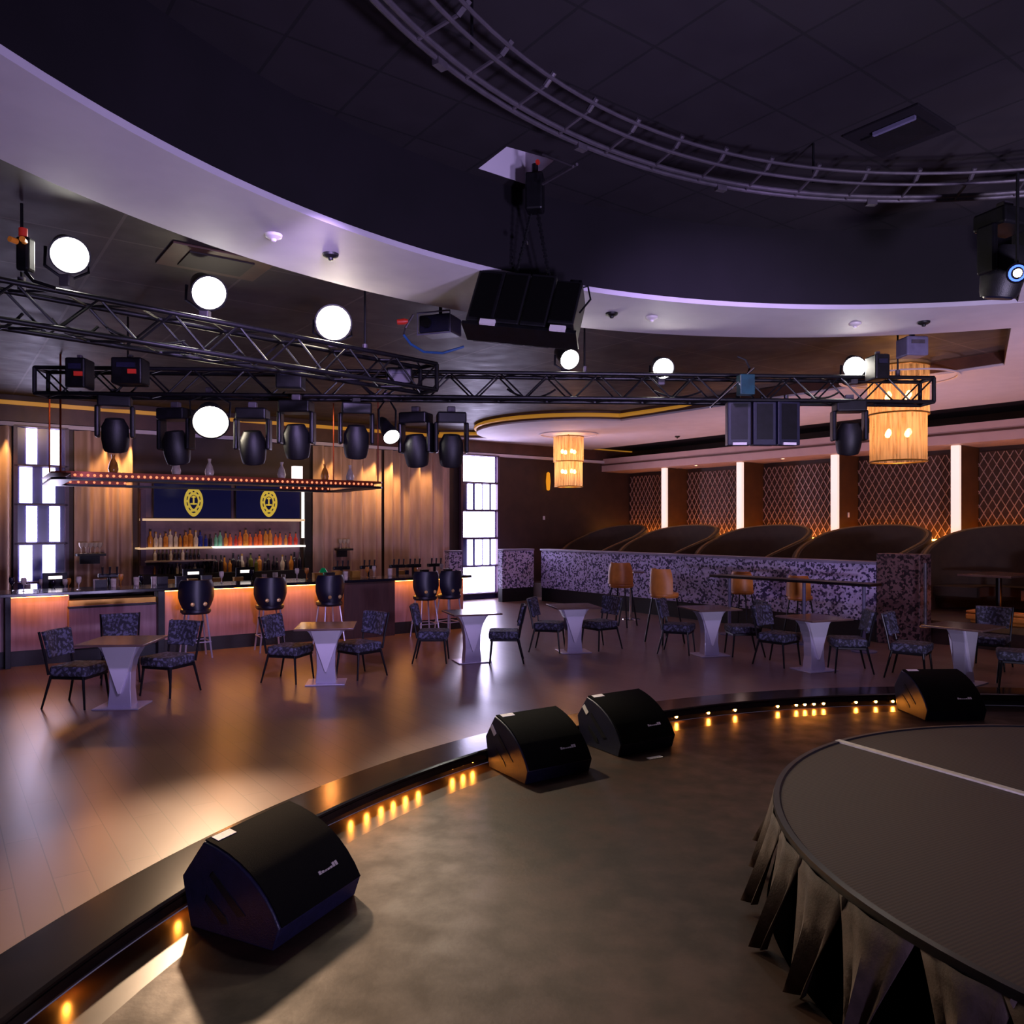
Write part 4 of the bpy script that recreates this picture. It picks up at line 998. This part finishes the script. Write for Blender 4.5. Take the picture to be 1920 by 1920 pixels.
# drooping cables on the trusses
rcab = random.Random(9)
for i in range(9):
    u = (i+.5)/9; a, c = Vector((-4.6, 5.45, TZ-.15)), Vector((-1.0, 9.2, TZ-.15)); p = a.lerp(c, u); d = (c-a).normalized()
    if i >= 5:
        a, c = Vector((-2.5, 9.5, TZ-.15)), Vector((4.8, 9.95, TZ-.15)); p = a.lerp(c, (i-4.5)/4); d = (c-a).normalized()
    L_ = rcab.uniform(.35, .7); sg = rcab.uniform(.06, .16)
    o = MB().tube([tuple(d*(L_*(k/10-.5))+Vector((0, -.02, -sg*(1-(k/5-1)**2)))) for k in range(11)], .013, 6).build('cable_loop', M['black'], smooth=True); o.location = p
    tag(o, nth(i % 5)+' black cable loop from the left under the '+('slanting' if i < 5 else 'long')+' truss', 'cable', 'cable loops under the trusses')

# three blinder panels on the long truss
for i, (px, lab) in enumerate(((1384, 'left of three flat black panel lights under the long truss'), (1430, 'middle of three flat black panel lights under the long truss'), (1474, 'right of three flat black panel lights under the long truss'))):
    q = thing('panel_light', lab, 'stage light', U(px, 795, 9.8), R((-4, 2, 8)[i]), 'panel lights under the long truss')
    MB().box((0, 0, 0), (.29, .16, .54)).build('housing', M['cab'], q, bevel=.012)
    MB().box((0, -.082, .02), (.2, .01, .44)).build('front_lens', M['black'], q)
    if i != 1: MB().box((0, -.05, -.255), (.17, .1, .03)).build('bright_bracket', M['white'], q)['label'] = 'white edge bracket'
    MB().bar((0, 0, .25), (0, 0, .36), .03, 8).build('stem', M['black'], q, smooth=True)
q = thing('control_box', 'teal control box above the three panel lights', 'box', U(1398, 722, 9.4), R(5))
MB().box((0, 0, 0), (.18, .14, .24)).build('housing', mat('teal_housing', '164850', .4, col2='12383f', scale=9), q, bevel=.01)
MB().bar(U(1330, 765, 9.4)-U(1398, 722, 9.4), U(1415, 690, 9.4)-U(1398, 722, 9.4), .012, 6).build('strut', M['chrome'], q, smooth=True)
MB().tube([(0, 0, .1), (.05, 0, .2), (0, 0, .3), (-.1, 0, .34)], .012, 6).build('cable_tail', M['black'], q, smooth=True)

# hung speaker cluster
p0 = U(990, 582, 7.2)
q = thing('speaker_cluster', 'cluster of black speaker boxes hung tilted from the dome', 'speaker', p0, R(-10))
tilt = Matrix.Rotation(R(-22), 3, 'X') @ Matrix.Rotation(R(9), 3, 'Y')
for i in range(4):
    c = tilt @ Vector((-.37+.245*i, 0, 0)); k = MB()
    k.box(c, (.235 if i else .26, .34, .56 if i < 3 else .46), rot=tilt); k.build('speaker_box', M['blackp'], q, bevel=.012)
    MB().box(tilt @ Vector((-.37+.245*i, -.175, 0)), (.2, .012, .48 if i < 3 else .4), rot=tilt).build('grille', M['grille'], q)
MB().box(tilt @ Vector((0, -.05, -.31)), (1.05, .26, .035), rot=tilt).build('lower_frame', M['black'], q, bevel=.005)
for x in (-.28, .36): MB().box(tilt @ Vector((x, -.19, -.3)), (.14, .03, .05), rot=tilt).build('white_bracket', M['white'], q)
for x in (-.2, .13, .38): MB().tube([tuple(tilt @ Vector((x-.05, 0, .27))), tuple(tilt @ Vector((x-.04, 0, .36))), tuple(tilt @ Vector((x+.04, 0, .36))), tuple(tilt @ Vector((x+.05, 0, .27)))], .02, 8).build('shackle', M['black'], q, smooth=True)
MB().tube([tuple(tilt @ Vector((.42, -.1, .2))), tuple(tilt @ Vector((.52, -.1, .24))), tuple(tilt @ Vector((.57, -.1, .1))), tuple(tilt @ Vector((.5, -.1, -.05)))], .009, 6).build('cable_loop', M['black'], q, smooth=True)
hp = U(1003, 350, 7.1); q = thing('chain_hoist', 'black chain hoist under the square dome opening holding the speakers', 'hoist', hp, R(-10))
top = 5.2-hp.z
MB().box((0, 0, -.06), (.16, .16, .34)).build('motor_body', M['black'], q, bevel=.02)
MB().bar((0, 0, .2), (0, 0, top), .03, 10).build('mast', M['black'], q, smooth=True)
MB().lathe([(0, 0), (.02, 0), (.02, .03), (0, .03)], 8, (.04, -.09, .17), (0, -1, 0), caps=False).build('red_light', M['red'], q, smooth=True)
rz_inv = Matrix.Rotation(R(10), 3, 'Z')
for x, lab in ((-.2, 'a'), (.13, 'b')):
    a = Vector((0, 0, -.1)); e = (p0+Matrix.Rotation(R(-10), 3, 'Z') @ (tilt @ Vector((x, 0, .36)))); e = rz_inv @ (e-hp)
    b = MB(); n = 26
    for k in range(n):
        s_, f_ = a.lerp(e, k/n), a.lerp(e, (k+.85)/n); b.bar(s_, f_, .013 if k % 2 else .02, 6)
    b.build('chain', M['black'], q, smooth=True)
a = rz_inv @ (U(988, 455, 7.05)-hp); MB().lathe([(0, -.02), (.018, -.015), (.022, 0), (.015, .02), (0, .022)], 10, tuple(a), caps=False).build('shackle_bolt', M['chrome'], q, smooth=True)
MB().bar(rz_inv @ (U(1018, 345, 6.9)-hp), rz_inv @ (U(1082, 308, 6.4)-hp), .014, 6).build('outrigger', M['steel'], q, smooth=True)
MB().bar(rz_inv @ (U(1018, 290, 6.6)-hp), rz_inv @ (U(1075, 312, 6.4)-hp), .012, 6).build('outrigger', M['steel'], q, smooth=True)

# circular lighting rail
GCX, GCY, GR, GZ = 3.39, 2.33, 4.57, 4.9
q = thing('ring_rail', 'large circular grey lighting rail with small posts under the dome', 'truss', (GCX, GCY, GZ))
def cpts(r, z, n=140): return [(r*math.cos(2*math.pi*k/n), r*math.sin(2*math.pi*k/n), z) for k in range(n)]
for r, z, th, nm in ((GR, 0, .018, 'lower_rail'), (GR-.06, 0.01, .018, 'lower_rail'), (GR-.26, .03, .014, 'inner_rail'), (GR-.36, .08, .014, 'inner_rail')):
    MB().tube(cpts(r, z), th, 8, closed=True).build(nm, M['steel'], q, smooth=True)
for k in range(60):
    a = 2*math.pi*k/60
    b = MB(); c_, s_ = math.cos(a), math.sin(a)
    b.bar(((GR-.02)*c_, (GR-.02)*s_, 0), ((GR-.3)*c_, (GR-.3)*s_, .05), .013, 6); b.bar(((GR-.3)*c_, (GR-.3)*s_, .05), ((GR-.38)*c_, (GR-.38)*s_, .11), .02, 8)
    b.build('cross_post', M['steel'], q, smooth=True)
for k in range(0, 60, 3):
    a = 2*math.pi*(k+.5)/60; MB().box((GR*math.cos(a), GR*math.sin(a), -.02), (.05, .09, .045), a).build('coupler', M['steel'], q)
for k in range(8):
    a = 2*math.pi*(k+.25)/8; MB().bar(((GR-.2)*math.cos(a), (GR-.2)*math.sin(a), .03), ((GR-.2)*math.cos(a), (GR-.2)*math.sin(a), .37), .01, 6).build('drop_rod', M['black'], q, smooth=True)
# fixture under the rail at the right edge
p = U(1884, 392, 6.2)
m2 = dup(MV, p, R(20), 'dark moving head with blue glow hung from the circular rail at right edge', 'stage lights on the circular rail')
q = thing('rail_spotlight', 'small lit lamp with blue rim at the right picture edge', 'spotlight', U(1908, 512, 5.8), 0)
MB().lathe([(.0, -.2), (.05, -.18), (.07, -.02), (.075, .01), (.06, .01)], 16, axis=(-.7, -.6, -.2), caps=False).build('housing', M['black'], q, smooth=True)
MB().lathe([(0, .01), (.028, .008), (.03, 0), (0, 0)], 14, axis=(-.7, -.6, -.2), caps=False).build('lens', M['lensw'], q, smooth=True)
MB().lathe([(.045, .012), (.06, .008), (.06, 0), (.045, 0)], 16, axis=(-.7, -.6, -.2), caps=False).build('blue_rim', M['blue'], q, smooth=True)
MB().bar((.03, .05, .06), (.02, .03, .75), .012, 6).build('stem', M['black'], q, smooth=True)

# vents, detectors
q = thing('ceiling_vent', 'dark square ceiling vent with one bright edge in the dome', 'vent', up(1685, 245, 5.27), RB)
MB().box((0, 0, -.012), (.62, .62, .02)).build('frame', M['fascia'], q, bevel=.004)
MB().box((.02, 0, -.03), (.36, .46, .02)).build('opening', M['blackp'], q)
MB().box((-.19, -.06, -.045), (.03, .34, .03)).build('bright_louvre', M['box'], q)
q = thing('ceiling_vent', 'dark air vent in the outer ceiling just above the slanting truss', 'vent', up(405, 490, 4.62), RB, None)
MB().box((0, 0, -.012), (.95, .7, .02)).build('frame', M['crown'], q, bevel=.004)
MB().box((0, 0, -.026), (.6, .46, .02)).build('opening', M['walldark'], q)
for i, (px, py, w_, lab) in enumerate(((513, 440, 1, 'white round detector on the pale band above the bar'), (620, 476, 0, 'black sprinkler on the pale band above the bar'), (1147, 587, 0, 'black sprinkler on the pale band right of the hung speakers'), (1222, 594, 1, 'white round detector on the pale band right of the hung speakers'), (1603, 606, 1, 'white round detector on the pale band over the large pendant'), (1732, 603, 0, 'black sprinkler on the pale band over the large pendant'), (1270, 818, 0, 'black sprinkler on the white ceiling right of the small pendant'))):
    p = up(px, py, 4.40); q = thing('ceiling_detector' if w_ else 'ceiling_sprinkler', lab, 'detector' if w_ else 'sprinkler', p, 0, None)
    MB().lathe([(0, 0), (.07, 0), (.065, -.02), (.04, -.035), (0, -.04)], 16, caps=False).build('body', M['white'] if w_ else M['blackp'], q, smooth=True)
    MB().lathe([(0, -.035), (.025, -.038), (.02, -.055), (0, -.06)], 12, caps=False).build('nozzle', M['white'] if w_ else M['blackp'], q, smooth=True)
for i, t_ in enumerate((3.6, 6.4, 9.2, 12.0)):
    p = W(.0, t_, 3.74); q = thing('downlight', nth(i)+' small downlight from the far end of the booth soffit', 'downlight', p, 0, 'downlights in the booth soffit')
    MB().lathe([(0, 0), (.06, 0), (.06, -.012), (.045, -.012), (.04, -.004), (0, -.004)], 16, caps=False).build('ring', M['white'], q, smooth=True)
    MB().lathe([(0, -.005), (.035, -.005), (.03, -.009), (0, -.01)], 12, caps=False).build('lens', M['amberb'], q, smooth=True)
b = MB(); b.box((0, 0, 0), (.07, .015, .11)); b.box((0, -.01, 0), (.015, .01, .03)); o = b.build('light_switch', M['white']); pz = (CORNER-E2*s_at(1020, .01)); o.location = W(s_at(1020, .01), .008, HC-(971-HY)/FPX*pz.y); o.rotation_euler = (0, 0, RB); tag(o, 'small white light switch on the far brown wall', 'switch')
b = MB(); b.box((0, 0, 0), (.06, .015, .12)); b.box((0, -.01, .0), (.015, .01, .03)); o = b.build('light_switch', M['white']); tq = t_at(1586, -.5); o.location = W(-.5, posts[2]+.065, 2.3); o.rotation_euler = (0, 0, RB); tag(o, 'small white switch on the brown divider right of a glowing post', 'switch')
q = thing('wall_sconce', 'amber wall sconce on the far brown wall left of the pendant', 'lamp', W(s_at(1028, .08), .08, HC+(985-902)/FPX*23.3), RB)
MB().lathe([(0, -.28), (.05, -.25), (.07, 0), (.05, .25), (0, .28)], 12, caps=False).build('glass', glow('sconce_glow', 'e08a20', 1.1), q, smooth=True)
MB().box((0, .05, 0), (.08, .06, .3)).build('bracket', M['gold'], q)

# ------------------------------------------------------------------ light
w = bpy.data.worlds.new('World'); sc.world = w; w.use_nodes = True
w.node_tree.nodes['Background'].inputs[0].default_value = lin('a093c0'); w.node_tree.nodes['Background'].inputs[1].default_value = .2  # even lavender fill added, enters by the open side behind the camera
# unseen lavender spots added to brighten the pale band
light('SPOT', (2.6, -1.0, .6), 'b9a8e8', 1500, .3, (-2.6, 6.0, 4.4), 80, .8)
light('SPOT', (3.6, .5, .6), 'c0b0ec', 1500, .3, (1.2, 9.3, 4.4), 95, .8)
light('SPOT', (4.4, 1.5, .6), 'd4c8ee', 1500, .3, (6.2, 10.0, 4.4), 75, .8)
# pink spots without fixtures, added to brighten the white ceiling
for s_, t_, e in ((2.9, 3.6, 160), (3.0, 7.6, 170), (3.0, 11.2, 170), (5.6, 15.0, 200)): light('SPOT', W(s_, t_, 1.5), 'e8b8c8', e, .15, W(s_-.5, t_, 4.4), 140, .9)
# added lavender spots in mid-air, lift the bar front and tables
light('SPOT', (-1.2, 5.6, 4.2), 'b49ae6', 900, .15, (-5.2, 13.5, .7), 75, .8)
light('SPOT', (2.2, 5.6, 4.6), 'b49ae6', 480, .15, (2.2, 14.5, .6), 85, .8)
# warm curtain downlights
for px, e in ((250, 90), (205, 45), (700, 70), (735, 90), (800, 45), (10, 45), (620, 40)):
    s_ = s_at(px, .45); light('SPOT', W(s_, .5, 3.95), 'ffc070', e, .05, W(s_, .12, 1.5), 60, .6)
for b_, w_ in ((1.2, 90), (6.0, 80), (7.4, 75)): light('SPOT', BP(b_, 1.6, 4.3), 'ffcf9a', w_, .15, BP(b_+.6, 6.0, 1.7), 95, .8)  # extra unseen warm spots added to lighten the curtains
# amber wash on the floor before the bar, cast by the canopy lamps
for px in (180, 420, 620): light('SPOT', BP(b_at(px, -.1), -.1, 2.7), 'ff9a4a', 32, .1, BP(b_at(px, -2.2), -2.2, 0), 90, .7)
# booth soffit light
for t_ in (3.6, 6.4, 9.2, 12.0): light('SPOT', W(.35, t_, 3.7), 'ffb878', 30, .06, W(.6, t_, 0), 110, .7)
light('POINT', W(1.35, 12.4, .7), 'ff7a2a', 8, .1)

cam = bpy.data.cameras.new('Camera'); co = bpy.data.objects.new('Camera', cam); COL.objects.link(co)
co.location = (0, 0, HC); co.rotation_euler = (R(90), 0, 0); cam.sensor_width = 36; cam.lens = FPX/1920*36; cam.shift_y = 25/1920; cam.clip_start = .05; cam.clip_end = 200
sc.camera = co
sc.cycles.max_bounces = 8; sc.cycles.diffuse_bounces = 3; sc.cycles.glossy_bounces = 3
sc.view_settings.view_transform = 'Standard'; sc.view_settings.look = 'None'; sc.view_settings.exposure = 0; sc.view_settings.gamma = 1; sc.view_settings.use_curve_mapping = False
